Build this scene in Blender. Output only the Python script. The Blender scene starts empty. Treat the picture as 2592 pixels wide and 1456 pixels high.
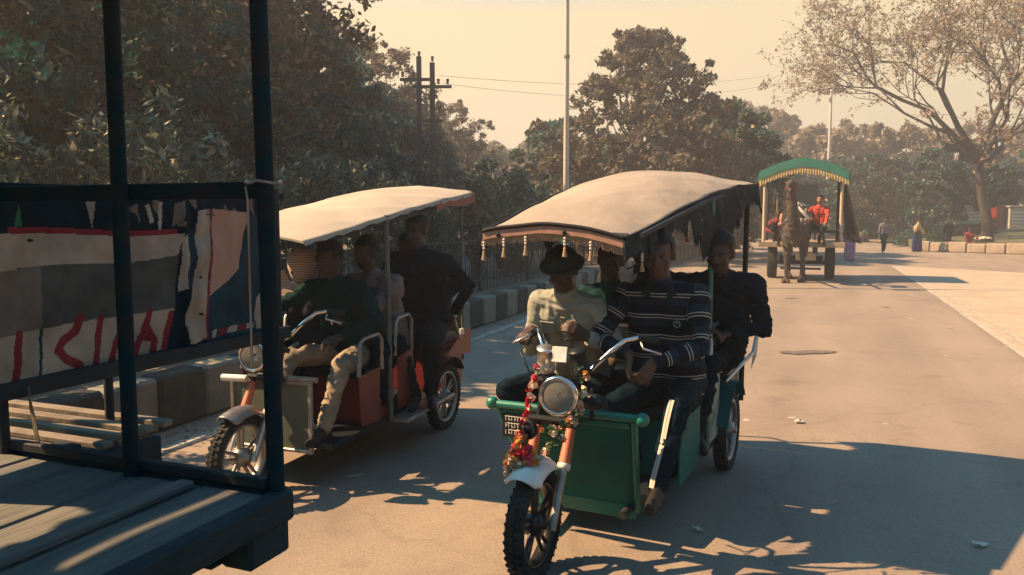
import bpy, bmesh, math, random
import numpy as np
from mathutils import Vector, Matrix, Euler, noise
random.seed(7); rng = np.random.default_rng(7)
R = math.radians
HAZE = 0.0045
S = bpy.context.scene
COL = S.collection

# ------------------------------------------------------------------ camera
cd = bpy.data.cameras.new('camera'); cam = bpy.data.objects.new('camera', cd); COL.objects.link(cam)
cd.sensor_width = 36; cd.lens = 28.0; cd.clip_end = 1500; cd.clip_start = .05
cam.location = (0, 0, 1.7); cam.rotation_euler = (R(90 - 5.19), 0, 0)
S.camera = cam
# ------------------------------------------------------------------ sky
SUN_EL, SUN_AZ = 43.0, -84.0          # degrees; azimuth measured from +Y towards +X
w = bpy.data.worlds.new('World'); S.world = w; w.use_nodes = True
nt = w.node_tree; nt.nodes.clear()
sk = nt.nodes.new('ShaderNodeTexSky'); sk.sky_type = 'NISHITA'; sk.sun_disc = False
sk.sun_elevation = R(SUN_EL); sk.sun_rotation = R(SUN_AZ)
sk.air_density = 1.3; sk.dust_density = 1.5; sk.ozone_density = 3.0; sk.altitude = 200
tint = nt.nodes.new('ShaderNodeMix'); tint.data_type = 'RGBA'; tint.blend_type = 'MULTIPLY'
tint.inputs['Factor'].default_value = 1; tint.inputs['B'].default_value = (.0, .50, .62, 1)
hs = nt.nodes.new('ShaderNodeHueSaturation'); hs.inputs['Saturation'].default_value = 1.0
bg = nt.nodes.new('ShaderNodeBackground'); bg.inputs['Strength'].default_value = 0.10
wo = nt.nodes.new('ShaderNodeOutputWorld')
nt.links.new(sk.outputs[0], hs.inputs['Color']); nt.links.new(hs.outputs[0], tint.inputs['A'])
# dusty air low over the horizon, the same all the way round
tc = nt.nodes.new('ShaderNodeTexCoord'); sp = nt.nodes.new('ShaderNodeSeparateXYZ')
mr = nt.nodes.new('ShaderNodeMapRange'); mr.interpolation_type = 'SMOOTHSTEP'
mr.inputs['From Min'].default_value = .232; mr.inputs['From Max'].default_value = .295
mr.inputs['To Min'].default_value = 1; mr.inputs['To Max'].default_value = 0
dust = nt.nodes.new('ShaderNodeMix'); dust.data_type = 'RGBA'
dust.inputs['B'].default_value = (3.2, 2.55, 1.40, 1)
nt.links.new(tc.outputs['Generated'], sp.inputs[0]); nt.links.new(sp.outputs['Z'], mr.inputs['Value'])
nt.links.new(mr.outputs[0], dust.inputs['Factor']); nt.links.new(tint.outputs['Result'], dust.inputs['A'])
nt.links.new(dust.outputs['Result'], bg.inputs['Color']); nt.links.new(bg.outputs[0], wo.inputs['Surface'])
# ------------------------------------------------------------------ sun and exposure
sl = bpy.data.lights.new('sun', 'SUN'); sl.energy = 5.0; sl.angle = R(.5); sl.color = (1, .62, .33)
so = bpy.data.objects.new('sun', sl); COL.objects.link(so)
sv_ = Vector((math.sin(R(SUN_AZ)) * math.cos(R(SUN_EL)), math.cos(R(SUN_AZ)) * math.cos(R(SUN_EL)), math.sin(R(SUN_EL))))
so.rotation_euler = sv_.to_track_quat('Z', 'Y').to_euler(); so.location = (-30, 3, 28)
S.cycles.diffuse_bounces = 1; S.view_settings.view_transform = 'Standard'; S.view_settings.look = 'None'
S.view_settings.exposure = 1.62; S.view_settings.gamma = 1; S.view_settings.use_curve_mapping = False

# ------------------------------------------------------------------ materials
def mat(name, col, rough=.7, metal=0, col2=None, scale=8, detail=4, bump=0, bscale=60, spec=.5, emit=None, stretch=None, low=.35, high=.65):
    m = bpy.data.materials.new(name); m.use_nodes = True; n = m.node_tree; b = n.nodes['Principled BSDF']
    b.inputs['Base Color'].default_value = (*col, 1); b.inputs['Roughness'].default_value = rough
    b.inputs['Metallic'].default_value = metal; b.inputs['Specular IOR Level'].default_value = spec * (.45 if max(col) < .05 and not metal else 1)
    t = n.nodes.new('ShaderNodeTexCoord'); src = t.outputs['Object']
    if stretch:
        mp = n.nodes.new('ShaderNodeMapping'); mp.inputs['Scale'].default_value = stretch
        n.links.new(src, mp.inputs[0]); src = mp.outputs[0]
    if col2:
        z = n.nodes.new('ShaderNodeTexNoise'); z.inputs['Scale'].default_value = scale; z.inputs['Detail'].default_value = detail
        n.links.new(src, z.inputs['Vector'])
        r = n.nodes.new('ShaderNodeValToRGB'); r.color_ramp.elements[0].position = low; r.color_ramp.elements[1].position = high
        r.color_ramp.elements[0].color = (*col, 1); r.color_ramp.elements[1].color = (*col2, 1)
        n.links.new(z.outputs['Fac'], r.inputs[0]); n.links.new(r.outputs[0], b.inputs['Base Color'])
    if bump:
        z2 = n.nodes.new('ShaderNodeTexNoise'); z2.inputs['Scale'].default_value = bscale; z2.inputs['Detail'].default_value = 5
        n.links.new(src, z2.inputs['Vector'])
        bp = n.nodes.new('ShaderNodeBump'); bp.inputs['Strength'].default_value = bump; bp.inputs['Distance'].default_value = .02
        n.links.new(z2.outputs['Fac'], bp.inputs['Height']); n.links.new(bp.outputs[0], b.inputs['Normal'])
    return m

def leafmat(name, c1, c2, c3=None, trans=.3):
    m = bpy.data.materials.new(name); m.use_nodes = True; n = m.node_tree; n.nodes.clear()
    g = n.nodes.new('ShaderNodeNewGeometry'); r = n.nodes.new('ShaderNodeValToRGB')
    r.color_ramp.elements[0].color = (*c1, 1); r.color_ramp.elements[1].color = (*c2, 1)
    if c3:
        e = r.color_ramp.elements.new(.8); e.color = (*c2, 1); r.color_ramp.elements[-1].color = (*c3, 1)
    n.links.new(g.outputs['Random Per Island'], r.inputs[0])
    d = n.nodes.new('ShaderNodeBsdfPrincipled'); d.inputs['Roughness'].default_value = .5; d.inputs['Specular IOR Level'].default_value = .22
    tr = n.nodes.new('ShaderNodeBsdfTranslucent'); mx = n.nodes.new('ShaderNodeMixShader'); mx.inputs[0].default_value = trans
    o = n.nodes.new('ShaderNodeOutputMaterial')
    n.links.new(r.outputs[0], d.inputs['Base Color']); n.links.new(r.outputs[0], tr.inputs['Color'])
    n.links.new(d.outputs[0], mx.inputs[1]); n.links.new(tr.outputs[0], mx.inputs[2]); n.links.new(mx.outputs[0], o.inputs['Surface'])
    return m

# ------------------------------------------------------------------ object helpers
def tag(o, label=None, cat=None, group=None, kind=None):
    if label: o['label'] = label
    if cat: o['category'] = cat
    if group: o['group'] = group
    if kind: o['kind'] = kind
    return o
def empty(name, loc=(0, 0, 0), rz=0, parent=None):
    o = bpy.data.objects.new(name, None); COL.objects.link(o); o.location = loc; o.rotation_euler = (0, 0, rz)
    o.empty_display_size = .1
    if parent: o.parent = parent
    return o
def mesh_obj(name, me, mats, parent=None, loc=None, rz=0):
    for m in (mats if isinstance(mats, (list, tuple)) else [mats]): me.materials.append(m)
    o = bpy.data.objects.new(name, me); COL.objects.link(o)
    if parent: o.parent = parent
    if loc is not None: o.location = loc
    o.rotation_euler = (0, 0, rz)
    return o
def npmesh(name, v, f, mi=None, smooth=False):
    v = np.asarray(v, np.float32); f = np.asarray(f, np.int32); k = f.shape[1]
    me = bpy.data.meshes.new(name); me.vertices.add(len(v)); me.vertices.foreach_set('co', v.ravel())
    me.loops.add(f.size); me.loops.foreach_set('vertex_index', f.ravel())
    me.polygons.add(len(f)); me.polygons.foreach_set('loop_start', np.arange(0, f.size, k, dtype=np.int32))
    if mi is not None: me.polygons.foreach_set('material_index', np.asarray(mi, np.int32))
    me.polygons.foreach_set('use_smooth', np.full(len(f), smooth))
    me.update(calc_edges=True); me.validate(); return me
def copy_tree(o, parent=None):
    c = o.copy(); COL.objects.link(c)
    if parent: c.parent = parent
    for ch in o.children: copy_tree(ch, c)
    return c
def frame_of(a, b):
    z = (Vector(b) - Vector(a)); z = z.normalized() if z.length > 1e-9 else Vector((0, 0, 1))
    x = z.orthogonal().normalized(); return x, z.cross(x), z
class MB:
    def __init__(s): s.v = []; s.f = []; s.m = []; s.s = []
    def add(s, vs, fs, mi=0, sm=False):
        k = len(s.v); s.v += [tuple(p) for p in vs]
        for f in fs: s.f.append(tuple(i + k for i in f)); s.m.append(mi); s.s.append(sm)
    def box(s, c, size, rot=None, mi=0, ch=.004):
        hx, hy, hz = [q / 2 for q in size]; ch = min(ch, hx * .45, hy * .45, hz * .45)
        M = rot if rot is not None else Matrix.Identity(3)
        if isinstance(M, tuple): M = Euler(M).to_matrix()
        c = Vector(c); vs = []; ix = {}
        for sx in (-1, 1):
            for sy in (-1, 1):
                for sz in (-1, 1):
                    for ax in range(3):
                        d = [hx - ch, hy - ch, hz - ch]; d[ax] += ch
                        ix[(sx, sy, sz, ax)] = len(vs); vs.append(c + M @ Vector((sx * d[0], sy * d[1], sz * d[2])))
        fs = []
        for ax in range(3):
            o = [q for q in range(3) if q != ax]
            for sg in (-1, 1):
                quad = []
                for a, b in ((-1, -1), (1, -1), (1, 1), (-1, 1)):
                    t = [0, 0, 0]; t[ax] = sg; t[o[0]] = a; t[o[1]] = b; quad.append(ix[(*t, ax)])
                if (sg > 0) != (ax != 1): quad.reverse()
                fs.append(quad)
            for a in (-1, 1):
                for b in (-1, 1):
                    t0 = [0, 0, 0]; t1 = [0, 0, 0]; t0[ax] = -1; t1[ax] = 1
                    t0[o[0]] = t1[o[0]] = a; t0[o[1]] = t1[o[1]] = b
                    q = [ix[(*t0, o[0])], ix[(*t1, o[0])], ix[(*t1, o[1])], ix[(*t0, o[1])]]
                    if (a * b > 0) != (ax != 1): q.reverse()
                    fs.append(q[::-1])
        for k in ((sx, sy, sz) for sx in (-1, 1) for sy in (-1, 1) for sz in (-1, 1)):
            t = [ix[(*k, 0)], ix[(*k, 1)], ix[(*k, 2)]]
            if k[0] * k[1] * k[2] < 0: t.reverse()
            fs.append(t)
        s.add(vs, fs, mi); return s
    def tube(s, pts, r, n=8, mi=0, caps=True, sm=True, closed=False):
        pts = [Vector(p) for p in pts]; m = len(pts); rs = r if isinstance(r, (list, tuple)) else [r] * m
        x = None; vs = []
        for i, p in enumerate(pts):
            a = pts[i - 1] if (i or closed) else pts[0]; b = pts[(i + 1) % m] if (i < m - 1 or closed) else pts[-1]
            z = (b - a).normalized()
            if x is None: x = z.orthogonal().normalized()
            x = (x - z * x.dot(z)); x = x.normalized() if x.length > 1e-6 else z.orthogonal().normalized()
            y = z.cross(x)
            for k in range(n):
                t = 2 * math.pi * k / n; vs.append(p + (x * math.cos(t) + y * math.sin(t)) * rs[i])
        fs = []
        for i in range(m if closed else m - 1):
            j = (i + 1) % m
            for k in range(n): l = (k + 1) % n; fs.append((i * n + k, i * n + l, j * n + l, j * n + k))
        s.add(vs, fs, mi, sm)
        if caps and not closed: s.add(vs[:n][::-1], [tuple(range(n))], mi); s.add(vs[-n:], [tuple(range(n))], mi)
        return s
    def lathe(s, prof, o, d, n=24, mi=0, sm=True, xa=None):
        o = Vector(o); x, y, z = frame_of((0, 0, 0), d); vs = []; m = len(prof)
        for r, h in prof:
            for k in range(n): t = 2 * math.pi * k / n; vs.append(o + z * h + (x * math.cos(t) + y * math.sin(t)) * max(r, 1e-4))
        fs = [(i * n + k, i * n + (k + 1) % n, (i + 1) * n + (k + 1) % n, (i + 1) * n + k) for i in range(m - 1) for k in range(n)]
        s.add(vs, fs, mi, sm); return s
    def sph(s, c, r, nu=12, nv=8, mi=0, rot=None):
        r = r if isinstance(r, (list, tuple)) else (r, r, r); M = rot or Matrix.Identity(3); c = Vector(c); vs = []
        for j in range(1, nv):
            ph = math.pi * j / nv
            for i in range(nu):
                t = 2 * math.pi * i / nu
                vs.append(c + M @ Vector((r[0] * math.sin(ph) * math.cos(t), r[1] * math.sin(ph) * math.sin(t), -r[2] * math.cos(ph))))
        a = len(vs); vs.append(c + M @ Vector((0, 0, -r[2]))); vs.append(c + M @ Vector((0, 0, r[2])))
        fs = [(j * nu + i, j * nu + (i + 1) % nu, (j + 1) * nu + (i + 1) % nu, (j + 1) * nu + i) for j in range(nv - 2) for i in range(nu)]
        fs += [(a, (i + 1) % nu, i) for i in range(nu)] + [((nv - 2) * nu + i, (nv - 2) * nu + (i + 1) % nu, a + 1) for i in range(nu)]
        s.add(vs, fs, mi, True); return s
    def build(s, name, mats, parent=None, loc=None, rz=0):
        seen = set(); kk = []
        for i, f in enumerate(s.f):
            q = tuple(sorted(f))
            if q not in seen: seen.add(q); kk.append(i)
        s.f = [s.f[i] for i in kk]; s.m = [s.m[i] for i in kk]; s.s = [s.s[i] for i in kk]
        me = bpy.data.meshes.new(name); me.from_pydata(s.v, [], s.f)
        me.polygons.foreach_set('material_index', s.m); me.polygons.foreach_set('use_smooth', s.s); me.update()
        return mesh_obj(name, me, mats, parent, loc, rz)
def boxobj(name, c, size, m, parent=None, rot=None, ch=.004):
    return MB().box(c, size, rot, ch=ch).build(name, m, parent)
def tubeobj(name, pts, r, m, parent=None, n=8): return MB().tube(pts, r, n).build(name, m, parent)
def sheet(name, poly, z, m, parent=None):
    me = bpy.data.meshes.new(name); me.from_pydata([(x, y, z) for x, y in poly], [], [tuple(range(len(poly)))]); me.update()
    return mesh_obj(name, me, m, parent)
def l2w(o, th, p):
    C, T = math.cos(R(th)), math.sin(R(th)); return Vector((o[0] + p[0] * C + p[1] * T, o[1] - p[0] * T + p[1] * C, p[2] if len(p) > 2 else 0))
RD = 21.0                       # heading of the road, degrees right of the line of sight
def road(n, m, z=0): return l2w((0, 0), RD, (n, m, z))

# ------------------------------------------------------------------ palette
M_asph = bpy.data.materials.new('asphalt'); M_asph.use_nodes = True
def _asph():
    n = M_asph.node_tree; b = n.nodes['Principled BSDF']; b.inputs['Roughness'].default_value = .85
    t = n.nodes.new('ShaderNodeTexCoord')
    def nz(sc, det=5, st=None):
        z = n.nodes.new('ShaderNodeTexNoise'); z.inputs['Scale'].default_value = sc; z.inputs['Detail'].default_value = det
        if st:
            mp = n.nodes.new('ShaderNodeMapping'); mp.inputs['Scale'].default_value = st; n.links.new(t.outputs['Object'], mp.inputs[0]); n.links.new(mp.outputs[0], z.inputs['Vector'])
        else: n.links.new(t.outputs['Object'], z.inputs['Vector'])
        return z
    def ramp(z, a, b_, ca, cb):
        r = n.nodes.new('ShaderNodeValToRGB'); e = r.color_ramp.elements; e[0].position = a; e[1].position = b_; e[0].color = (*ca, 1); e[1].color = (*cb, 1)
        n.links.new(z.outputs['Fac'], r.inputs[0]); return r
    def mul(a, b_, f=1):
        m = n.nodes.new('ShaderNodeMix'); m.data_type = 'RGBA'; m.blend_type = 'MULTIPLY'; m.inputs['Factor'].default_value = f
        n.links.new(a, m.inputs['A']); n.links.new(b_, m.inputs['B']); return m.outputs['Result']
    c = ramp(nz(.6, 6), .35, .68, (.222, .182, .142), (.264, .216, .166))
    c = mul(c.outputs[0], ramp(nz(90, 3), .35, .6, (.80, .80, .82), (1.06, 1.06, 1.05)).outputs[0])
    c = mul(c, ramp(nz(1.1, 7, (1, .12, 1)), .38, .6, (.84, .84, .84), (1.06, 1.06, 1.05)).outputs[0])
    c = mul(c, ramp(nz(2.3, 3), .27, .42, (.80, .79, .78), (1, 1, 1)).outputs[0])
    sp = ramp(nz(4.5, 2), .735, .75, (0, 0, 0), (1, 1, 1))
    mx = n.nodes.new('ShaderNodeMix'); mx.data_type = 'RGBA'; mx.inputs['B'].default_value = (.36, .33, .28, 1)
    n.links.new(sp.outputs[0], mx.inputs['Factor']); n.links.new(c, mx.inputs['A'])
    # tyre-worn, patched and cracked
    vo = n.nodes.new('ShaderNodeTexVoronoi'); vo.feature = 'DISTANCE_TO_EDGE'; vo.inputs['Scale'].default_value = .45
    wz = nz(1.3, 6); ad = n.nodes.new('ShaderNodeMix'); ad.data_type = 'RGBA'; ad.blend_type = 'LINEAR_LIGHT'; ad.inputs['Factor'].default_value = .35
    n.links.new(t.outputs['Object'], ad.inputs['A']); n.links.new(wz.outputs['Color'], ad.inputs['B']); n.links.new(ad.outputs['Result'], vo.inputs['Vector'])
    cr = n.nodes.new('ShaderNodeValToRGB'); cr.color_ramp.elements[0].position = 0; cr.color_ramp.elements[1].position = .012
    cr.color_ramp.elements[0].color = (.88, .88, .88, 1); cr.color_ramp.elements[1].color = (1, 1, 1, 1)
    n.links.new(vo.outputs['Distance'], cr.inputs[0])
    out = mul(mx.outputs['Result'], cr.outputs[0]); n.links.new(out, b.inputs['Base Color'])
    bp = n.nodes.new('ShaderNodeBump'); bp.inputs['Strength'].default_value = .5; bp.inputs['Distance'].default_value = .006
    n.links.new(nz(110, 4).outputs['Fac'], bp.inputs['Height']); n.links.new(bp.outputs[0], b.inputs['Normal'])
_asph()
M_strip = mat('dusty_concrete', (.38, .315, .23), .9, col2=(.31, .255, .19), scale=1.4, detail=8, bump=.3, bscale=60)
M_line = mat('worn_road_paint', (.42, .38, .30), .8, col2=(.24, .22, .18), scale=9, detail=8, low=.4, high=.62)
M_soil = mat('dry_soil', (.17, .14, .10), .95, col2=(.10, .09, .06), scale=1.2, detail=8, bump=.5, bscale=12)
M_lawn = mat('lawn', (.06, .075, .03), .95, col2=(.11, .10, .055), scale=1.2, detail=8, bump=.6, bscale=30)
M_kw = mat('kerb_pale_paint', (.19, .20, .155), .85, col2=(.13, .14, .11), scale=6, detail=7, bump=.3, bscale=20)
M_kb = mat('kerb_dark_paint', (.022, .035, .036), .8, col2=(.045, .055, .05), scale=6, detail=7, bump=.3, bscale=20)
M_stone = mat('sandy_stone', (.34, .28, .21), .9, col2=(.24, .19, .14), scale=4, detail=6, bump=.5, bscale=15)
M_conc = mat('pole_concrete', (.62, .56, .46), .7, col2=(.48, .43, .36), scale=3, detail=6, stretch=(1, 1, .3))
M_iron = mat('dark_iron', (.008, .017, .021), .7, .1, col2=(.02, .022, .024), scale=12)
M_greenfr = mat('green_frame_paint', (.0, .17, .115), .4, col2=(.004, .13, .09), scale=9, detail=6, spec=.6, bump=.03, bscale=25)
M_greenpan = mat('green_sheet_metal', (.0, .125, .105), .55, col2=(.003, .09, .08), scale=5, detail=10, spec=.12, bump=.08, bscale=6)
M_palepan = mat('worn_pale_panel', (.30, .33, .27), .5, col2=(.10, .17, .13), scale=9, detail=8, low=.5, high=.56)
M_redpan = mat('red_sheet_metal', (.19, .016, .016), .45, col2=(.14, .012, .013), scale=5, detail=6, bump=.06, bscale=8)
M_steel = mat('bare_steel', (.42, .40, .36), .4, .6, col2=(.25, .22, .19), scale=10, detail=7)
M_chrome = mat('chrome', (.75, .73, .70), .16, 1.0)
M_chromeS = mat('scuffed_chrome', (.60, .58, .54), .35, .9, col2=(.42, .40, .37), scale=20)
M_tyre = mat('tyre_rubber', (.010, .017, .019), .9, col2=(.04, .04, .036), scale=9, detail=7, bump=.3, bscale=60)  # teal tint of shaded rubber is put into the base colour
M_blackpl = mat('black_plastic', (.009, .015, .018), .4, col2=(.015, .02, .022), scale=20)
M_rimgrey = mat('rim_grey_metal', (.34, .33, .31), .38, .7, col2=(.22, .21, .2), scale=9)
M_rimdark = mat('rim_black_metal', (.025, .025, .027), .35, .5)
M_gaiter = mat('orange_rubber_gaiter', (.52, .17, .09), .6, col2=(.42, .14, .08), scale=10)
M_canvas = mat('cream_canvas', (.31, .265, .205), .85, col2=(.27, .225, .17), scale=2.5, detail=8, bump=.5, bscale=9)
M_canvas2 = mat('pale_canvas', (.41, .36, .275), .85, col2=(.35, .305, .235), scale=2.5, detail=8, bump=.2, bscale=14)
M_canvasbr = mat('brown_valance_cloth', (.045, .045, .04), .9, col2=(.012, .022, .024), scale=10, detail=6, bump=.4, bscale=20)
M_peach = mat('peach_braid', (.48, .27, .19), .85, col2=(.40, .22, .15), scale=30)
M_fringe = mat('straw_fringe', (.46, .34, .21), .9, col2=(.34, .24, .15), scale=40)
M_tassr = mat('red_tassel', (.35, .05, .05), .9)
M_bead = mat('pale_bead', (.62, .56, .48), .35)
M_blkband = mat('black_piping', (.015, .015, .017), .7)
M_seat = mat('black_vinyl', (.008, .015, .018), .4, bump=.1, bscale=30)
M_white = mat('white_enamel', (.78, .76, .72), .45, col2=(.62, .58, .52), scale=12, detail=7, bump=.12, bscale=30)
M_lensback = mat('lamp_reflector', (.85, .85, .76), .3, .55, bump=.25, bscale=30)
M_redpl = mat('red_plastic', (.5, .02, .02), .3)
M_plank = mat('weathered_planks', (.125, .125, .108), .75, col2=(.07, .078, .072), scale=6, detail=9, bump=.35, bscale=14, stretch=(6, .7, 6))
M_beam = mat('dark_timber_beam', (.012, .034, .040), .7, col2=(.008, .020, .025), scale=6, detail=8, bump=.3, bscale=14, stretch=(4, 1, 4))
M_slatd = mat('dark_wood_rail', (.03, .036, .038), .7, col2=(.02, .024, .026), scale=7, detail=8, bump=.2, bscale=14)
M_post = mat('shade_tinted_pipe', (.002, .026, .036), .7, col2=(.022, .024, .026), scale=14, detail=6, spec=.12)  # teal of the shade is mixed into this dark pipe colour
M_slat = mat('grey_weathered_slat', (.20, .17, .13), .8, col2=(.11, .095, .075), scale=8, detail=8, bump=.3, bscale=20)
M_lettr = mat('letter_white', (.7, .68, .62), .7)
def skinm(n, c): return mat(n, c, .55, col2=tuple(q * .8 for q in c), scale=14, spec=.4)
SK1 = skinm('brown_skin', (.10, .052, .036)); SK2 = skinm('dark_brown_skin', (.065, .036, .026)); SK3 = skinm('tan_skin', (.27, .135, .085))
M_hair = mat('black_hair', (.008, .008, .009), .5, bump=.6, bscale=120)
def cloth(n, c, k=.75, b=.25): return mat(n, c, .9, col2=tuple(q * k for q in c), scale=7, detail=7, bump=b, bscale=22, spec=.2)
C_denim = cloth('pale_denim_shirt', (.31, .33, .28)); C_black = cloth('black_jacket', (.001, .012, .022)); C_blacktr = cloth('black_trousers', (.0015, .013, .022))  # black cloths carry a teal shade tint in their base colours
C_khaki = cloth('khaki_trousers', (.30, .26, .19)); C_pink = cloth('dusty_pink_shirt', (.24, .18, .165)); C_olive = cloth('dark_grey_green_shirt', (.008, .036, .036))
C_jean = cloth('dark_jeans', (.012, .02, .026)); C_red = cloth('red_check_shirt', (.55, .07, .045)); C_grey = cloth('grey_blue_shirt', (.17, .17, .17))
C_blue = cloth('blue_wrap', (.012, .03, .10)); C_yellow = cloth('yellow_shawl', (.55, .42, .18)); C_lilac = cloth('lilac_trousers', (.34, .20, .36))
C_maroon = cloth('maroon_sari', (.20, .035, .045)); C_teal = cloth('teal_cloth', (.02, .12, .11)); C_shoe = mat('dark_shoe', (.02, .018, .016), .5); C_shoew = mat('white_shoe', (.6, .57, .5), .6)
C_navy = cloth('navy_jacket', (.015, .022, .035))
def stripem():
    m = cloth('navy_striped_knit', (.022, .045, .062)); n = m.node_tree; b = n.nodes['Principled BSDF']
    a = n.nodes.new('ShaderNodeAttribute'); a.attribute_name = 'band'
    mu = n.nodes.new('ShaderNodeMath'); mu.operation = 'MULTIPLY'; mu.inputs[1].default_value = 1 / .112; n.links.new(a.outputs['Fac'], mu.inputs[0])
    fr = n.nodes.new('ShaderNodeMath'); fr.operation = 'FRACT'; n.links.new(mu.outputs[0], fr.inputs[0])
    r = n.nodes.new('ShaderNodeValToRGB'); r.color_ramp.interpolation = 'CONSTANT'; e = r.color_ramp.elements
    e[0].position = 0; e[0].color = (.008, .026, .04, 1); e[1].position = .36; e[1].color = (.42, .40, .34, 1)
    for p, c in ((.41, (.006, .012, .02)), (.50, (.42, .40, .34)), (.55, (.004, .008, .018))): q = e.new(p); q.color = (*c, 1)
    n.links.new(fr.outputs[0], r.inputs[0]); n.links.new(r.outputs[0], b.inputs['Base Color']); return m
C_stripe = stripem()
def glassm():
    m = bpy.data.materials.new('clear_lamp_glass'); m.use_nodes = True; n = m.node_tree; n.nodes.clear()
    g = n.nodes.new('ShaderNodeBsdfGlossy'); g.inputs['Roughness'].default_value = .03; t = n.nodes.new('ShaderNodeBsdfTransparent'); t.inputs[0].default_value = (.86, .87, .84, 1)
    f = n.nodes.new('ShaderNodeFresnel'); f.inputs[0].default_value = 1.6; mx = n.nodes.new('ShaderNodeMixShader'); o = n.nodes.new('ShaderNodeOutputMaterial')
    n.links.new(f.outputs[0], mx.inputs[0]); n.links.new(t.outputs[0], mx.inputs[1]); n.links.new(g.outputs[0], mx.inputs[2]); df = n.nodes.new('ShaderNodeBsdfDiffuse'); df.inputs[0].default_value = (.75, .74, .64, 1); m2 = n.nodes.new('ShaderNodeMixShader'); m2.inputs[0].default_value = .14
    n.links.new(mx.outputs[0], m2.inputs[1]); n.links.new(df.outputs[0], m2.inputs[2]); n.links.new(m2.outputs[0], o.inputs['Surface']); return m
M_glass = glassm()

# ------------------------------------------------------------------ ground, road, median, island
gr = sheet('ground', [(-400, -60), (400, -60), (400, 700), (-400, 700)], 0, M_soil); tag(gr, kind='structure')
def rsheet(name, pts, z, m, kind='structure'):
    o = sheet(name, pts, z, m); o.rotation_euler = (0, 0, -R(RD)); tag(o, kind=kind); return o
rsheet('road', [(-4.75, -20), (60, -20), (60, 54), (-4.75, 160)], .004, M_asph)
rsheet('concrete_strip', [(2.38, -8), (3.3, -8), (3.9, 12), (5.3, 19), (6.2, 27), (2.3, 29.5), (2.38, 20)], .008, M_strip)
def wavy(x, m0, m1, w0, seed):
    g = random.Random(seed); ms = [m0 + (m1 - m0) * i / 60 for i in range(61)]
    return [(x + g.uniform(-.012, .012), m) for m in ms] + [(x + w0 + g.uniform(-.012, .012), m) for m in ms[::-1]]
rsheet('edge_line', wavy(2.33, -4, 29, .10, 1), .012, M_line); rsheet('edge_line', wavy(2.56, -4, 25, .07, 2), .012, M_line)
rsheet('lane_line', wavy(-4.42, -5, 60, .13, 3), .012, M_line)
# raised median behind the tall painted kerb
mb = MB(); mb.box((-13, 35, .17), (16, 130, .36), ch=.02); o = mb.build('median', M_soil); o.rotation_euler = (0, 0, -R(RD)); tag(o, kind='structure')
k = empty('painted_kerb', road(-4.9, 10)); k.rotation_euler = (0, 0, -R(RD))
tag(k, 'tall kerb of alternating dark and pale painted concrete blocks along the left of the road', 'kerb')
def block_mesh(seed):
    g = random.Random(seed); b = MB(); b.box((0, 0, .215), (.24, .492, .43), ch=.025)
    return b
protos = []
for i in range(120):
    m_ = -7 + i * .5; pale = i % 2; key = (pale, random.randrange(3))
    if i < 2: pass
    src = next((p for kk, p in protos if kk == key), None)
    if src is None:
        o = block_mesh(i).build('kerb_block', M_kw if pale else M_kb, k); protos.append((key, o))
    else: o = src.copy(); COL.objects.link(o)
    o.location = (random.uniform(-.008, .008), m_ - 10, random.uniform(-.006, .006)); o.rotation_euler = (0, random.uniform(-.012, .012), random.uniform(-.01, .01))
# railing behind the kerb
rl = empty('iron_railing', road(-5.6, 10)); rl.rotation_euler = (0, 0, -R(RD)); tag(rl, 'dark iron railing of upright bars behind the painted kerb', 'railing')
for z in (.55, 1.25): tubeobj('rail', [(0, -12, z), (0, 34, z)], .018, M_iron, rl, 6)
bar = tubeobj('bar', [(0, -12, .35), (0, -12, 1.36)], .009, M_iron, rl, 5); post = boxobj('post', (0, -12, .85), (.05, .05, 1.1), M_iron, rl)
for i in range(1, 290): o = bar.copy(); COL.objects.link(o); o.location = (0, i * .158, 0)
for i in range(1, 19): o = post.copy(); COL.objects.link(o); o.location = (0, i * 2.5, 0)

# raised island on the right with stone blocks
IS = [(20.6, 49.9), (24.9, 49.0), (19.5, 37.9), (22.2, 34.3), (28, 28), (60, 18)]
isl = MB()
poly = [(24.9, 52), (19.4, 37.95), (22.2, 34.4), (28.3, 28.3), (60, 20), (90, 60), (30, 75)]
tv = [(x, y, 0) for x, y in poly] + [(x, y, .42) for x, y in poly]; n_ = len(poly)
cen = len(tv); tv.append((38, 52, 1.35))
isl.add(tv, [(i, (i + 1) % n_, n_ + (i + 1) % n_, n_ + i) for i in range(n_)] + [(n_ + i, n_ + (i + 1) % n_, cen) for i in range(n_)], 0, False)
o = isl.build('raised_bank', M_lawn); tag(o, kind='structure')
sw = empty('stone_kerb', (19.4, 37.9, 0)); tag(sw, 'low sandy stone block kerb round the grassy bank under the big bare tree', 'kerb')
def stones(a, b, h, n):
    for i in range(n):
        t = (i + .5) / n; p = Vector(a).lerp(Vector(b), t); L = (Vector(b) - Vector(a)).length / n; an = math.atan2(b[1] - a[1], b[0] - a[0])
        hh = h * random.uniform(.85, 1.08); o = MB().box((0, 0, hh / 2), (L * .96, .34, hh), ch=.04).build('stone_block', M_stone, sw, (p.x - 19.4, p.y - 37.9, 0), an + random.uniform(-.03, .03))
stones((19.1, 37.9, 0), (22.2, 34.3, 0), .47, 6); stones((22.2, 34.3, 0), (28.3, 28.2, 0), .5, 10)
fk = MB(); 
for i in range(16): fk.box((14.5 + i * .52, 50.8 - i * .02, .08), (.5, .3, .16), ch=.02)
o = fk.build('far_kerb', M_stone); tag(o, 'pale low kerb line across the road behind the walking man', 'kerb')
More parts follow.
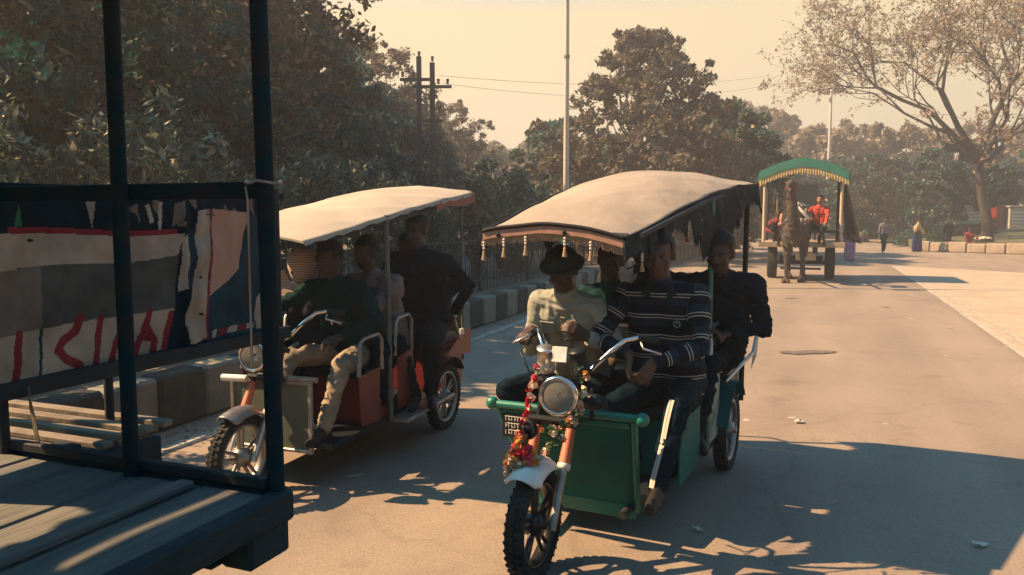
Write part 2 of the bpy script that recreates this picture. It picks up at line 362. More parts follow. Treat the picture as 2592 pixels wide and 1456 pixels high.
# dark oil stains and litter on the road
def blot(name, c, rx, ry, m, seed, z=.014, label=None, cat=None):
    g = random.Random(seed); pts = []
    for i in range(26):
        t = 2 * math.pi * i / 26; r = 1 + .25 * math.sin(2 * t + seed) + g.uniform(-.13, .13); pts.append((c[0] + rx * r * math.cos(t), c[1] + ry * r * math.sin(t)))
    o = sheet(name, pts, z, m); tag(o, label, cat, kind=None if label else 'structure'); return o
M_oil = mat('oil_stain', (.085, .07, .055), .7, col2=(.17, .135, .10), scale=14, detail=6)
M_litter = mat('litter_paper', (.5, .46, .38), .9)
for q in ((3.66, 9.75, .3, .16, 1), (5.7, 16.2, .10, .05, 2), (6.9, 14.6, .07, .04, 3)):
    blot('road_stain', q[:2], q[2], q[3], M_oil, q[4])
def litter(x, y, s, lab, seed):
    g = random.Random(seed); b = MB(); vs = []
    for j in range(4):
        for i in range(5): vs.append((s * (i / 4 - .5), s * .6 * (j / 3 - .5), g.uniform(0, s * .22)))
    b.add(vs, [(j * 5 + i, j * 5 + i + 1, j * 5 + i + 6, j * 5 + i + 5) for j in range(3) for i in range(4)])
    o = b.build('litter_scrap', M_litter, None, (x, y, .016), g.uniform(0, 3)); tag(o, lab, 'litter')
litter(2.35, 6.4, .08, 'crumpled pale scrap on the sunlit road just right of the near rear wheel', 1)
litter(2.4, 3.95, .07, 'small pale scrap in the shadow at the lower right of the road', 2)
litter(1.0, 4.15, .06, 'tiny pale scrap in the dark shadow beside the near front wheel', 3)
litter(6.6, 11.9, .07, 'pale scrap on the right of the road near the concrete strip', 4)
litter(9.3, 13.4, .09, 'flattened wrapper lying on the concrete strip at far right', 5)

# ------------------------------------------------------------------ vegetation
L_dark = leafmat('dark_green_leaf', (.004, .058, .050), (.012, .088, .068), (.34, .31, .21))  # teal shade tone and tan sunlit highlights are put into the leaf colours
L_mid = leafmat('olive_leaf', (.007, .068, .055), (.030, .105, .072), (.36, .32, .21))  # third colour dots painted sunlit highlights among the leaves
L_shrub = leafmat('sunlit_tone_shrub_leaf', (.05, .10, .07), (.16, .18, .12), (.42, .38, .27), .25)  # lightened to look sunlit though the trees shade this row
L_brown = leafmat('brown_dry_leaf', (.07, .075, .052), (.17, .13, .085), (.36, .27, .18))
L_rust = leafmat('rusty_green_leaf', (.05, .075, .055), (.17, .135, .095), (.36, .27, .19))  # own rust and green, lightened to carry some haze
L_hazy = leafmat('haze_tinted_leaf', (.20, .175, .12), (.28, .23, .16), (.36, .29, .20))  # distance haze is painted into these pale leaf colours
L_pod = leafmat('dry_pod_leaf', (.20, .15, .10), (.33, .25, .17), (.42, .33, .23), .45)  # tan blended towards the colour of the haze
M_bark = mat('bark', (.12, .085, .06), .9, col2=(.06, .045, .035), scale=5, detail=8, bump=.7, bscale=14, stretch=(1, 1, .25))
M_barkd = mat('dark_bark', (.055, .045, .035), .9, col2=(.03, .027, .022), scale=5, detail=8, bump=.6, bscale=14, stretch=(1, 1, .25))

def leaves(cent, rad, per, size, seed, elong=1.9, flat=.75, shell=.45):
    g = np.random.default_rng(seed); cent = np.asarray(cent, float); rad = np.asarray(rad, float)
    N = len(cent) * per; c = np.repeat(cent, per, 0); r = np.repeat(rad, per)
    d = g.normal(size=(N, 3)); d /= np.linalg.norm(d, axis=1)[:, None]
    p = c + d * (r * g.random(N) ** shell)[:, None] * np.array([1, 1, flat])
    a = g.normal(size=(N, 3)) + d * .6 + np.array([0, 0, -.15]); a /= np.linalg.norm(a, axis=1)[:, None]
    b = np.cross(a, g.normal(size=(N, 3)) * .7 + np.array([0, 0, 1.0])); b /= np.linalg.norm(b, axis=1)[:, None] + 1e-9
    nn = np.cross(a, b)
    s = size * g.uniform(.55, 1.25, N)[:, None]; L = a * s * elong * .5; W = b * s * .5
    v = np.stack([p - L, p + W + nn * s * .12, p + L, p - W + nn * s * .12], 1).reshape(-1, 3)
    return v, np.arange(N * 4).reshape(-1, 4)
def crown_centres(h0, h1, rx, n, seed, prof=None, lump=.5):
    g = random.Random(seed); C = []; Rr = []
    lob = [(g.uniform(0, 6.28), g.uniform(.75, 1.15)) for _ in range(7)]
    while len(C) < n:
        t = g.random(); a = g.uniform(0, 6.28); z = h0 + (h1 - h0) * t
        w = (prof(t) if prof else math.sqrt(max(0, 1 - (2 * t - 1) ** 2)) * .9 + .1)
        k = 1 + .22 * sum(math.cos(3 * (a - la)) * (lw - .95) for la, lw in lob) + g.uniform(-.12, .12)
        r = rx * w * k * (g.random() ** .38); ol = g.random() < .14; r *= 1.14 if ol else 1; z += g.uniform(-.2, .45) if ol else 0
        C.append((r * math.cos(a), r * math.sin(a), z)); Rr.append(rx * g.uniform(.10, .24) * (1.1 - .3 * t) * lump / .5 * (.6 if ol else 1))
    return C, Rr
def tree(name, h, rx, trunk_h, n, per, leaf, m, bark, seed, prof=None, tr=.16, lump=.5, h0=None, elong=1.9, shell=.45, fork=1):
    g = random.Random(seed); root = empty(name)
    C, Rr = crown_centres(h0 if h0 is not None else trunk_h * .8, h, rx, n, seed, prof, lump)
    v, f = leaves(C, Rr, per, leaf, seed, elong, .75, shell)
    mesh_obj('crown', npmesh('crown', v, f), m, root)
    b = MB(); top = Vector((g.uniform(-.3, .3), g.uniform(-.3, .3), h * .72))
    tp = [Vector((0, 0, -.1)), Vector((g.uniform(-.1, .1), g.uniform(-.1, .1), trunk_h * .5)), Vector((g.uniform(-.2, .2), 0, trunk_h)), top * .8 + Vector((0, 0, .1)), top]
    b.tube(tp, [tr * 1.25, tr, tr * .85, tr * .45, tr * .2], 8)
    for i in range(min(n, 26)):
        e = Vector(C[i * len(C) // min(n, 26)]); t = max(trunk_h * .7, min(e.z * .65, top.z * .9)); k = t / top.z
        s0 = Vector((top.x * k * .8, top.y * k * .8, t)); mid = s0.lerp(e, .5) + Vector((g.uniform(-.2, .2), g.uniform(-.2, .2), -.12 * rx * g.random()))
        b.tube([s0, mid, e], [tr * .38, tr * .2, tr * .06], 5)
    b.build('trunk', bark, root)
    return root
used = set()
def place(root, x, y, s, rz, label, cat, group=None, z=0, sz=None):
    o = root if root.name not in used else copy_tree(root)
    used.add(root.name); o.location = (x, y, z); o.rotation_euler = (0, 0, rz); o.scale = (s, s, sz or s); tag(o, label, cat, group); return o

T1 = tree('leafy_tree', 7.5, 3.3, 1.8, 190, 150, .12, L_dark, M_barkd, 11, h0=.8)
T2 = tree('leafy_tree', 7.0, 3.0, 2.0, 190, 140, .11, L_mid, M_barkd, 12, h0=1.0)
T3 = tree('dry_leaf_tree', 8.0, 3.2, 2.4, 260, 80, .10, L_brown, M_bark, 13, h0=2.2, lump=.36, shell=.8)
T4 = tree('leafy_tree', 9.0, 3.6, 2.2, 200, 150, .15, L_dark, M_barkd, 14, h0=1.0)
def at(u, t, s=None): return ((u - 1296) / 2016 * t, t * .994)
# trees standing beyond the kerb on the left (n is the offset from the camera's lane)
LEFT = [  # u(px), depth, proto, scale, rot, label
 (20, 10.5, T1, .80, .3, 'dark leafy tree at the far left edge, seen beyond the cart posts'),
 (330, 14.0, T3, .93, 1.1, 'dry brown leaved tree rising between the two tall cart posts'),
 (520, 17.0, T3, 1.05, 4.1, 'dry brown leaved tree just left of the taller right cart post'),
 (190, 17.5, T4, .95, 2.2, 'tall dark tree behind the left cart post'),
 (450, 21.0, T4, 1.0, 3.0, 'tall dark tree filling the view between the cart posts'),
 (545, 19.0, T4, .93, 5.2, 'dark round topped tree just behind the right cart post'),
 (660, 24.0, T1, .98, 1.9, 'dark green tree whose crown steps down to the open sky'),
 (765, 28, T2, 1.08, .6, 'olive leafed tree above the pale roof of the left rickshaw'),
 (915, 34.0, T3, 1.06, .2, 'dry brown tree with airy top left of the twin utility pole'),
 (965, 36.0, T2, .98, 2.9, 'olive tree directly left of the twin utility pole'),
 (1120, 44.0, T3, .92, 2.0, 'sparse brown tree right behind the twin utility pole'),
 (1030, 33.0, T1, .70, 4.4, 'low dark tree under the twin utility pole'),
 (1150, 46.0, T1, .80, 1.5, 'dark tree right of the twin utility pole, lowest of its row'),
 (850, 30.0, T1, .72, 2.6, 'low dark bushy tree behind the middle of the left rickshaw roof'),
 (590, 13.5, T2, .52, 5.9, 'low olive tree behind the banner cart, by the right post'),
 (-2500, 4.8, T1, .66, 1.0, 'dark leafy tree standing out of view to the left whose shade falls on the road'),
 (-1400, 7.2, T2, .72, 2.0, 'olive tree standing out of view to the left behind the railing'),
 (250, 12.0, T1, .55, 4.9, 'low dark bushy tree behind the banner cart, left of centre'),
]
for u, t, p, s, rz, lab in LEFT:
    x, y = at(u, t); place(p, x, y, s, rz, lab, 'tree', 'trees beyond the left kerb', .3)
# shrubs with upright stems right behind the kerb
def shrub(name, seed, h=2.1):
    g = random.Random(seed); root = empty(name); C = []; Rr = []; b = MB()
    for i in range(15):
        a = g.uniform(0, 6.28); r = g.uniform(.05, .5); hh = h * g.uniform(.72, 1.08)
        e = Vector((r * 1.5 * math.cos(a), r * 1.5 * math.sin(a), hh)); s0 = Vector((r * .4 * math.cos(a), r * .4 * math.sin(a), 0))
        b.tube([s0, s0.lerp(e, .5) + Vector((0, 0, .1)), e], [.014, .01, .006], 4)
        for k in range(6): t = .35 + .65 * k / 5; q = s0.lerp(e, t); C.append(tuple(q)); Rr.append(g.uniform(.12, .2))
    v, f = leaves(C, Rr, 42, .05, seed, 2.6, 1.0, .5)
    mesh_obj('foliage', npmesh('foliage', v, f), L_shrub, root); b.build('stem', M_bark, root); return root
SH = [shrub('shrub', 31 + i) for i in range(3)]
for i in range(56):
    m_ = 1.5 + i * .82; n_ = -6.5 - (i % 2) * .95 + random.uniform(-.15, .15); p = road(n_, m_)
    hgt = .88 + .10 * math.sin(i * 1.3) + random.uniform(-.06, .1) + (.12 if i < 8 else 0)
    place(SH[i % 3], p.x, p.y, hgt, random.uniform(0, 6.28), 'leafy upright shrub in the dense row behind the kerb railing', 'shrub', 'shrubs in the row behind the kerb railing', .33)
# the tree in the middle
TC = tree('rust_leaf_tree', 8.0, 4.5, 1.2, 420, 78, .13, L_rust, M_barkd, 21, prof=lambda t: (1 - t) ** .75 * 1.0 + .13 if t > .12 else .85, tr=.2, lump=.27, h0=.6, shell=.8)
x, y = at(1625, 31); place(TC, x, y, 1.07, .4, 'rusty leaved tree peaking in the middle of the picture above the near rickshaw roof', 'tree')
TC2 = tree('rust_leaf_tree', 6.4, 3.0, 1.2, 220, 100, .15, L_mid, M_barkd, 23, tr=.16, lump=.4, h0=.6)
x, y = at(1800, 35); place(TC2, x, y, 1, .4, 'lower green tree leaning on the right flank of the rusty leaved tree', 'tree')
x, y = at(1440, 33); place(TC2, x, y, .86, 2.4, 'lower green tree at the left foot of the rusty leaved tree', 'tree')
# far trees in the haze
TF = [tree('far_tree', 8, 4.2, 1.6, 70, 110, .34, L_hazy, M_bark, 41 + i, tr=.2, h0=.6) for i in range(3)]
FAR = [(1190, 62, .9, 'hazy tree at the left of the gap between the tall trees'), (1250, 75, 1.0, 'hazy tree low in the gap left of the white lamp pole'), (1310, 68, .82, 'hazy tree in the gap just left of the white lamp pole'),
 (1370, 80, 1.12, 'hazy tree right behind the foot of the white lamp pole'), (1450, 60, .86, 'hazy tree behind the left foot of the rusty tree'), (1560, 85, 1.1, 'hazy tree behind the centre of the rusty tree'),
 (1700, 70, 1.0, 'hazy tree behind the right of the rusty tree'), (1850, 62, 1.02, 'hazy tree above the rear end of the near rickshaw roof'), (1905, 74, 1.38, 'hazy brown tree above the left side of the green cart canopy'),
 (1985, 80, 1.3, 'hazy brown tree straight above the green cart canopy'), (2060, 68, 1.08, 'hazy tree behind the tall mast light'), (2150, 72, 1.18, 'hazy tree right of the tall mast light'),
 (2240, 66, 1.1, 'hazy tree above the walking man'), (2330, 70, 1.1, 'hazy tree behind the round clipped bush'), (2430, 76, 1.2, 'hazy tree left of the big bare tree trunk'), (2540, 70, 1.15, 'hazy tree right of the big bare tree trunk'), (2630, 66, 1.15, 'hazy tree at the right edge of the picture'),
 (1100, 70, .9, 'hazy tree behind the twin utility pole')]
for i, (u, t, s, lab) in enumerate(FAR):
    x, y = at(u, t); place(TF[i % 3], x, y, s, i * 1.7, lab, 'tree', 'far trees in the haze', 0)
# green trees and bushes behind the people on the right
TG = tree('green_tree', 5.4, 2.6, .8, 80, 230, .15, L_mid, M_barkd, 51, tr=.12, lump=.45, h0=.3)
TG2 = tree('dark_tree', 5.8, 2.8, 1.0, 80, 230, .15, L_dark, M_barkd, 52, tr=.14, lump=.45, h0=.3)
for u, t, p, s, lab in ((2185, 50.5, TG, .95, 'green tree beside the dark drape of the camel cart'), (2260, 52, TG2, .9, 'dark green tree behind the walking man in grey'), (2330, 54, TG, .98, 'pale green tree behind the person in the yellow shawl'),
        (2395, 46, TG2, .95, 'dark tree behind the man in dark clothes'), (2450, 52, TG2, 1.0, 'dark tree just left of the big bare trunk'), (2600, 60, TG2, 1.1, 'dark tree at the right edge behind the bank'), (2500, 62, TG, .98, 'green tree behind the pale kiosks'), (2120, 58, TG2, .95, 'dark tree behind the camel cart')):
    x, y = at(u, t); place(p, x, y, s, u * .01, lab, 'tree', 'green trees behind the people', .2)
def bush(name, r, hz, seed, m=L_dark, box=None):
    g = np.random.default_rng(seed); N = 2600
    d = g.normal(size=(N, 3)); d /= np.linalg.norm(d, axis=1)[:, None]; d[:, 2] = np.abs(d[:, 2])
    if box: d /= np.max(np.abs(d) / np.array([1, 1, 1]), axis=1)[:, None] ** .85
    C = d * np.array([r, r if not box else box, hz]); v, f = leaves(C, np.full(N, .05), 3, .07, seed)
    root = empty(name); mesh_obj('foliage', npmesh('foliage', v, f), m, root)
    b = MB(); b.sph((0, 0, hz * .45), (r * .85, (box or r) * .85, hz * .5), 14, 8); b.tube([(0, 0, 0), (0, 0, hz * .5)], .05, 6)
    b.build('stem', M_barkd, root); return root
x, y = at(2368, 38.6); place(bush('clipped_bush', .52, .95, 61), x, y, 1, 0, 'round clipped bush behind the stone kerb, left of the man in dark clothes', 'bush', z=.2)
x, y = at(2440, 43); place(bush('clipped_hedge', 1.25, .95, 62, L_mid, .6), x, y, 1, 0, 'low boxy clipped hedge behind the seated person', 'hedge', z=.35)
x, y = at(2300, 44); place(bush('low_bush', .9, .8, 63, L_mid), x, y, 1, 0, 'loose low bush between the walking man and the yellow shawl', 'bush', z=.1)
# the big bare spreading tree on the right
def bare_tree():
    g = random.Random(5); root = empty('bare_spreading_tree'); b = MB(); tips = []
    def grow(p, d, L, r, depth):
        n = 3 if depth > 2 else 2; pts = [p]; q = p.copy(); dd = d.copy()
        for i in range(n):
            dd = (dd + Vector((g.uniform(-.2, .2), g.uniform(-.2, .2), g.uniform(-.08, .14)))).normalized(); q = q + dd * L / n; pts.append(q.copy())
        b.tube(pts, [r * (1 - .35 * i / n) for i in range(n + 1)], 7 if depth < 2 else (4 if depth < 5 else 3), caps=False)
        if depth >= 4: tips.extend(tuple(x) for x in pts[1:])
        if depth >= 7: return
        kids = 3 if depth in (0, 1, 3) else 2
        for kx in range(kids + (1 if g.random() < .35 and depth > 1 else 0)):
            side = dd.cross(Vector((g.uniform(-1, 1), g.uniform(-1, 1), g.uniform(-.6, .6)))).normalized()
            ang = g.uniform(.35, .85); nd = (dd * math.cos(ang) + side * math.sin(ang)); nd.z = nd.z * .8 + .10 - (.10 if depth > 4 else 0); nd.normalize()
            grow(q if kx < 2 else pts[-2], nd, L * g.uniform(.66, .86), r * g.uniform(.5, .66), depth + 1)
    base = [Vector((0, 0, -.2)), Vector((-.05, 0, 1.0)), Vector((-.35, .1, 2.4)), Vector((-.62, .1, 4.2))]
    b.tube(base, [.30, .24, .21, .18], 10)
    top = base[-1]
    for d, L, r in (((-.72, -.1, .55), 3.4, .15), ((-.3, .3, .95), 3.6, .16), ((.45, -.1, .9), 3.7, .16), ((.85, .2, .5), 3.0, .12), ((-.9, -.3, .22), 3.2, .11), ((0, -.6, .8), 3.0, .12)):
        grow(top + Vector((0, 0, g.uniform(-.8, 0))), Vector(d).normalized(), L, r, 1)
    b.build('trunk', M_barkd, root)
    T = np.array(tips); idx = np.random.default_rng(3).permutation(len(T))[:4600]
    v, f = leaves(T[idx], np.full(len(idx), .30), 4, .085, 8, 2.8, 1.0, .6)
    mesh_obj('foliage', npmesh('foliage', v, f), L_pod, root)
    return root
B1 = bare_tree(); place(B1, 22.9, 38.4, 1, 0, 'big nearly bare spreading tree with feathery twigs at the right', 'tree', z=.35)

# trees added behind the camera to block warm low sky light
for i in range(15):
    a = R(82 + i * 196 / 14); d = 19 + 4 * (i % 3)
    place((T4, T1, T2)[i % 3], d * math.sin(a), d * math.cos(a) - 2, 1.15, i * 1.3, 'leafy tree added behind the camera, out of view, to block low sky light', 'tree', 'added light blocking trees behind the camera', 0)

# fallen leaves and grit gathered along the kerb
_g = np.random.default_rng(77); _N = 1500; _n = -4.72 + np.abs(_g.normal(0, .28, _N)); _m = _g.uniform(1.5, 30, _N); _a = _g.uniform(0, 6.28, _N); _s = _g.uniform(.012, .035, _N)
_q = []
for i in range(_N):
    p = road(_n[i], _m[i], .012); c, t = math.cos(_a[i]) * _s[i], math.sin(_a[i]) * _s[i]
    _q += [(p.x - c, p.y - t, .014), (p.x + t * .5, p.y - c * .5, .016), (p.x + c, p.y + t, .020), (p.x - t * .5, p.y + c * .5, .016)]
o = mesh_obj('fallen_leaves', npmesh('fallen_leaves', _q, np.arange(_N * 4).reshape(-1, 4)), L_brown); tag(o, 'dry fallen leaves gathered along the foot of the painted kerb', 'leaves', kind='stuff')

# ------------------------------------------------------------------ poles, wires, kiosks, gate
def lamp_pole():
    o = empty('lamp_pole', (1.28, 19.0, 0)); tag(o, 'tall pale lamp pole rising out of the frame behind the near rickshaw roof', 'lamp pole')
    tubeobj('pole', [(0, 0, 0), (0, 0, 3), (0, 0, 8.6)], [.075, .066, .045], M_conc, o, 12)
    for sx in (-1, 1):
        tubeobj('arm', [(0, 0, 8.5), (sx * .7, 0, 8.75), (sx * 1.4, 0, 8.8)], .025, M_conc, o); boxobj('lamp_head', (sx * 1.65, 0, 8.78), (.6, .22, .12), M_conc, o, ch=.03)
    MB().tube([(0, 0, 5.35), (0, 0, 5.42)], .072, 12).build('collar', M_steel, o)
    return o
lamp_pole()
def twin_pole():
    o = empty('utility_pole', (-2.79, 26, 0)); o.scale = (.85, 1.0, .75); tag(o, 'dark twin utility pole with crossarms and insulators among the left trees', 'utility pole')
    for x, h in ((-.22, 9.0), (.28, 8.75)):
        p = MB(); p.box((x, 0, h / 2), (.19, .06, h)); p.box((x, .07, h / 2), (.05, .12, h)); p.build('upright', M_iron, o)
    for z, x0, x1 in ((8.05, -.95, .35), (7.75, -.5, 1.0), (6.3, -.15, .65), (4.4, -.1, .5)): boxobj('crossarm', ((x0 + x1) / 2, .07, z), (x1 - x0, .08, .13), M_iron, o, ch=.01)
    for x, z in ((-.85, 8.15), (-.45, 8.15), (.85, 7.85), (.5, 7.85), (-.22, 9.0), (.28, 8.8)):
        MB().lathe([(.01, 0), (.06, .02), (.03, .06), (.07, .09), (.03, .13), (.07, .16), (.05, .22), (0, .24)], (x, .07, z), (0, 0, 1), 10).build('insulator', M_iron, o)
    MB().tube([(.28, .07, 7.6), (.6, 0, 7.0), (.42, 0, 6.0), (.45, 0, 4.6), (.34, 0, 3)], .02, 5).build('cable', M_iron, o)
    MB().tube([(-.22, 0, 5.2), (-.6, 0, 5.1), (-.7, 0, 4.9)], .02, 5).build('cable', M_iron, o)
    br = MB(); br.tube([(-.22, 0, 4.4), (-.62, 0, 3.3)], .02, 5); br.tube([(-.22, 0, 4.2), (-.3, 0, 3.4), (-.8, 0, 2.6)], .016, 5); br.build('hanging_wire', M_steel, o)
twin_pole()
def wire(a, b, sag, lab):
    pts = [Vector(a).lerp(Vector(b), i / 16) + Vector((0, 0, -sag * 4 * (i / 16) * (1 - i / 16))) for i in range(17)]
    o = tubeobj('overhead_wire', pts, .006, M_iron, None, 4); tag(o, lab, 'wire')
wire((-2.3, 26, 6.15), (12.5, 40, 8.5), .35, 'upper overhead wire running right from the twin utility pole across the sky')
wire((-2.2, 26, 5.9), (13.0, 39.5, 8.1), .55, 'lower overhead wire running right from the twin utility pole across the sky')
wire((.2, 19.0, 7.35), (1.28, 19.0, 7.05), .12, 'short slack wire at the top left of the pale lamp pole')
wire((1.28, 19.0, 7.05), (2.2, 19.2, 7.3), .12, 'short slack wire at the top right of the pale lamp pole')
def mast():
    t = 62; o = empty('mast_light', ((2090 - 1296) / 2016 * t, t, 0)); tag(o, 'tall mast light with a ring of floodlights above the camel cart', 'mast light')
    tubeobj('mast', [(0, 0, 0), (0, 0, 11.2)], [.2, .09], M_conc, o, 8); MB().tube([(.6 * math.cos(a * .7854), .6 * math.sin(a * .7854), 11.0) for a in range(8)], .05, 5, closed=True).build('ring', M_steel, o)
    for a in range(8): boxobj('floodlight', (.8 * math.cos(a * .7854), .8 * math.sin(a * .7854), 11.15), (.35, .35, .22), M_steel, o, rot=(0, 0, a * .7854), ch=.03)
mast()
for u, t, h, lab in ((1262, 58, 4.9, 'small double headed street lamp far off left of the pale lamp pole'), (1385, 80, 6.6, 'tiny far street lamp just left of the pale lamp pole')):
    o = empty('street_lamp', ((u - 1296) / 2016 * t, t, 0)); tag(o, lab, 'street lamp'); tubeobj('pole', [(0, 0, 0), (0, 0, h)], [.09, .05], M_conc, o, 6)
    for sx in (-1, 1): tubeobj('arm', [(0, 0, h), (sx * 1.1, 0, h + .25)], .03, M_conc, o, 5); boxobj('lamp_head', (sx * 1.3, 0, h + .28), (.5, .2, .14), M_conc, o, ch=.03)
# gate building far behind, left of the camel cart
M_redw = mat('faded_red_wall', (.26, .07, .06), .85, col2=(.2, .055, .045), scale=2, detail=6); M_dkopen = mat('opening_shade', (.02, .025, .03), .9)
g_ = empty('gate_building', (16.9, 58, 0)); tag(g_, 'low red gate building with dark opening between the near rickshaw roof and the camel cart', 'building')
for x in (-2.6, 0.4, 2.2): boxobj('pillar', (x, 0, 1.6), (.35, .5, 3.2), M_redw, g_)
boxobj('lintel', (0, 0, 3.6), (5.9, .8, .8), M_redw, g_, ch=.02); boxobj('back_wall', (0, 1.6, 1.6), (5.6, .2, 3.2), M_dkopen, g_)  # back wall colour paints the shade inside the opening
# signboard seen through the cart
sb = empty('signboard', (13.0, 35.5, 0)); tag(sb, 'dark signboard with rows of pale worn lettering seen under the green canopy', 'signboard')
M_sign = mat('dark_sign_face', (.07, .085, .06), .8, col2=(.10, .10, .065), scale=5)
boxobj('panel', (0, 0, 2.62), (1.15, .06, .86), M_sign, sb)
for x in (-.5, .5): tubeobj('post', [(x, .06, 0), (x, .06, 3.0)], .04, M_iron, sb)
rr = random.Random(4); tx = MB()
for r_, (x0, x1, z) in enumerate(((-.4, .3, 2.93), (-.5, .1, 2.75), (-.45, .0, 2.57), (-.5, .3, 2.36))):
    x = x0
    while x < x1:
        wd = rr.uniform(.05, .1); kx = rr.randrange(3)
        tx.box((x, -.034, z), (.02, .006, .13), ch=.001)
        if kx: tx.box((x + wd / 2, -.034, z + (.055 if kx == 1 else 0)), (wd, .006, .02), ch=.001)
        if kx == 2: tx.box((x + wd, -.034, z - .02), (.02, .006, .09), ch=.001)
        x += wd + rr.uniform(.05, .09)
tx.build('lettering', M_slat, sb)
# pale kiosks on the bank
M_kio = mat('pale_blue_kiosk', (.36, .38, .34), .6, col2=(.28, .30, .27), scale=3)
for x, w_, lab in ((27.9, 1.5, 'pale kiosk left of the bare tree trunk'), (31.0, 1.6, 'pale louvred kiosk at the right edge of the picture on the bank')):
    k = empty('kiosk', (x, 49.0, .6)); tag(k, lab, 'kiosk'); boxobj('wall', (0, 0, .8), (w_, 1.0, 1.5), M_kio, k, ch=.02)
    boxobj('roof', (0, 0, 1.62), (w_ + .2, 1.2, .1), M_kio, k, ch=.02)
    for i in range(5): boxobj('louvre', (0, -.52, .45 + i * .2), (w_ * .8, .04, .05), M_white, k)
    boxobj('base', (0, -.1, -.05), (w_ + .5, 1.4, .2), M_stone, k)
bx_ = empty('red_cabinet', (29.75, 49.0, .6)); tag(bx_, 'narrow red cabinet standing between the bare tree trunk and the right kiosk', 'cabinet')
boxobj('body', (0, 0, .8), (.5, .5, 1.7), M_redpan, bx_, ch=.02); boxobj('lid', (0, 0, 1.68), (.56, .56, .06), M_redpan, bx_)

# ------------------------------------------------------------------ electric rickshaws
def wheel(parent, c, Rw, wd, rim_m, spokes, seed=0, steer=0, tread=True, name='wheel'):
    w_ = empty(name, c, steer, parent); t = MB(); n = 40; a = wd / 2
    prof = [(Rw - .062, -a * .62), (Rw - .045, -a * .95), (Rw - .02, -a), (Rw - .006, -a * .72), (Rw, -a * .3), (Rw, a * .3), (Rw - .006, a * .72), (Rw - .02, a), (Rw - .045, a * .95), (Rw - .062, a * .62)]
    t.lathe(prof, (0, 0, 0), (1, 0, 0), 48)
    if tread:
        for i in range(n):
            th = 2 * math.pi * i / n
            for j, (x, off, sk) in enumerate(((-a * .62, 0, .5), (0, .5, 0), (a * .62, 0, -.5))):
                q = th + off * 2 * math.pi / n; r = Rw + (.001 if abs(x) < .01 else -.007)
                M = Matrix.Rotation(-q, 3, 'X') @ Matrix.Rotation(sk, 3, 'Z') if True else None
                t.box((x, r * math.sin(q), r * math.cos(q)), (a * (.5 if abs(x) < .01 else .62), .026 if abs(x) < .01 else .02, .016), rot=M, ch=.002)
    t.build('tyre', M_tyre, w_)
    r = MB(); r.lathe([(Rw - .062, -a * .62), (Rw - .055, -a * .75), (Rw - .07, -a * .75), (Rw - .08, -a * .3), (Rw - .08, a * .3), (Rw - .07, a * .75), (Rw - .055, a * .75), (Rw - .062, a * .62)], (0, 0, 0), (1, 0, 0), 40)
    r.build('rim', rim_m, w_)
    s = MB()
    for k in range(spokes):
        q = 2 * math.pi * k / spokes
        for dq in (-.13, .13):
            p0 = Vector((0, .035 * math.sin(q + dq * 3), .035 * math.cos(q + dq * 3))); p1 = Vector((0, (Rw - .072) * math.sin(q + dq), (Rw - .072) * math.cos(q + dq)))
            s.tube([p0, p1], [.012, .010], 6)
    s.build('spokes', rim_m, w_)
    h = MB(); h.lathe([(0, -a * 1.5), (.018, -a * 1.5), (.02, -a), (.055, -a * .9), (.06, 0), (.055, a * .9), (.02, a), (.018, a * 1.5), (0, a * 1.5)], (0, 0, 0), (1, 0, 0), 20); h.build('hub', rim_m, w_)
    return w_
def canopy(root, A, B, C, D, hump, cloth_m, band, sag=.02, seed=1, peak=.6):
    """A front left, B front right, C rear right, D rear left (x, y, z)"""
    A, B, C, D = map(Vector, (A, B, C, D)); nu, nv = 36, 60; vs = []; fs = []
    def P(u, v):
        p = A.lerp(B, u).lerp(D.lerp(C, u), v); cr = 1 - (2 * u - 1) ** 2
        bow = math.sin(math.pi * min(1, v) ** (1 / max(.2, peak)) ) if False else math.sin(math.pi * v ** 1.35)
        z = hump * bow * (.45 + .55 * cr) + .05 * cr
        z += sag * math.sin(math.pi * v * 3) * .3 * cr
        z += .004 * math.sin(16 * v + 9 * u + seed) * math.sin(5 * u + 2 * v) + .006 * (1 - abs(math.sin(13 * (v - .55 * u)))) ** 2 * v * 2.2 + .006 * noise.noise(Vector((u * 5, v * 9, seed)))
        return p + Vector((0, 0, z))
    for j in range(nv + 1):
        for i in range(nu + 1): vs.append(P(i / nu, j / nv))
    for j in range(nv):
        for i in range(nu): fs.append((j * (nu + 1) + i, j * (nu + 1) + i + 1, (j + 1) * (nu + 1) + i + 1, (j + 1) * (nu + 1) + i))
    top = MB(); top.add(vs, fs, 0, True); k = [v - Vector((0, 0, .012)) for v in vs]; top.add(k, [f[::-1] for f in fs], 0, True)
    rim = [i for i in range(nu + 1)] + [j * (nu + 1) + nu for j in range(1, nv + 1)] + [nv * (nu + 1) + i for i in range(nu - 1, -1, -1)] + [j * (nu + 1) for j in range(nv - 1, 0, -1)]
    N = len(vs); top.v; o_ = len(top.v) - 2 * N
    for a, b in zip(rim, rim[1:] + rim[:1]): top.f.append((a + o_, a + o_ + N, b + o_ + N, b + o_)); top.m.append(0); top.s.append(False)
    roof = top.build('roof_cloth', cloth_m, root)
    return P, roof
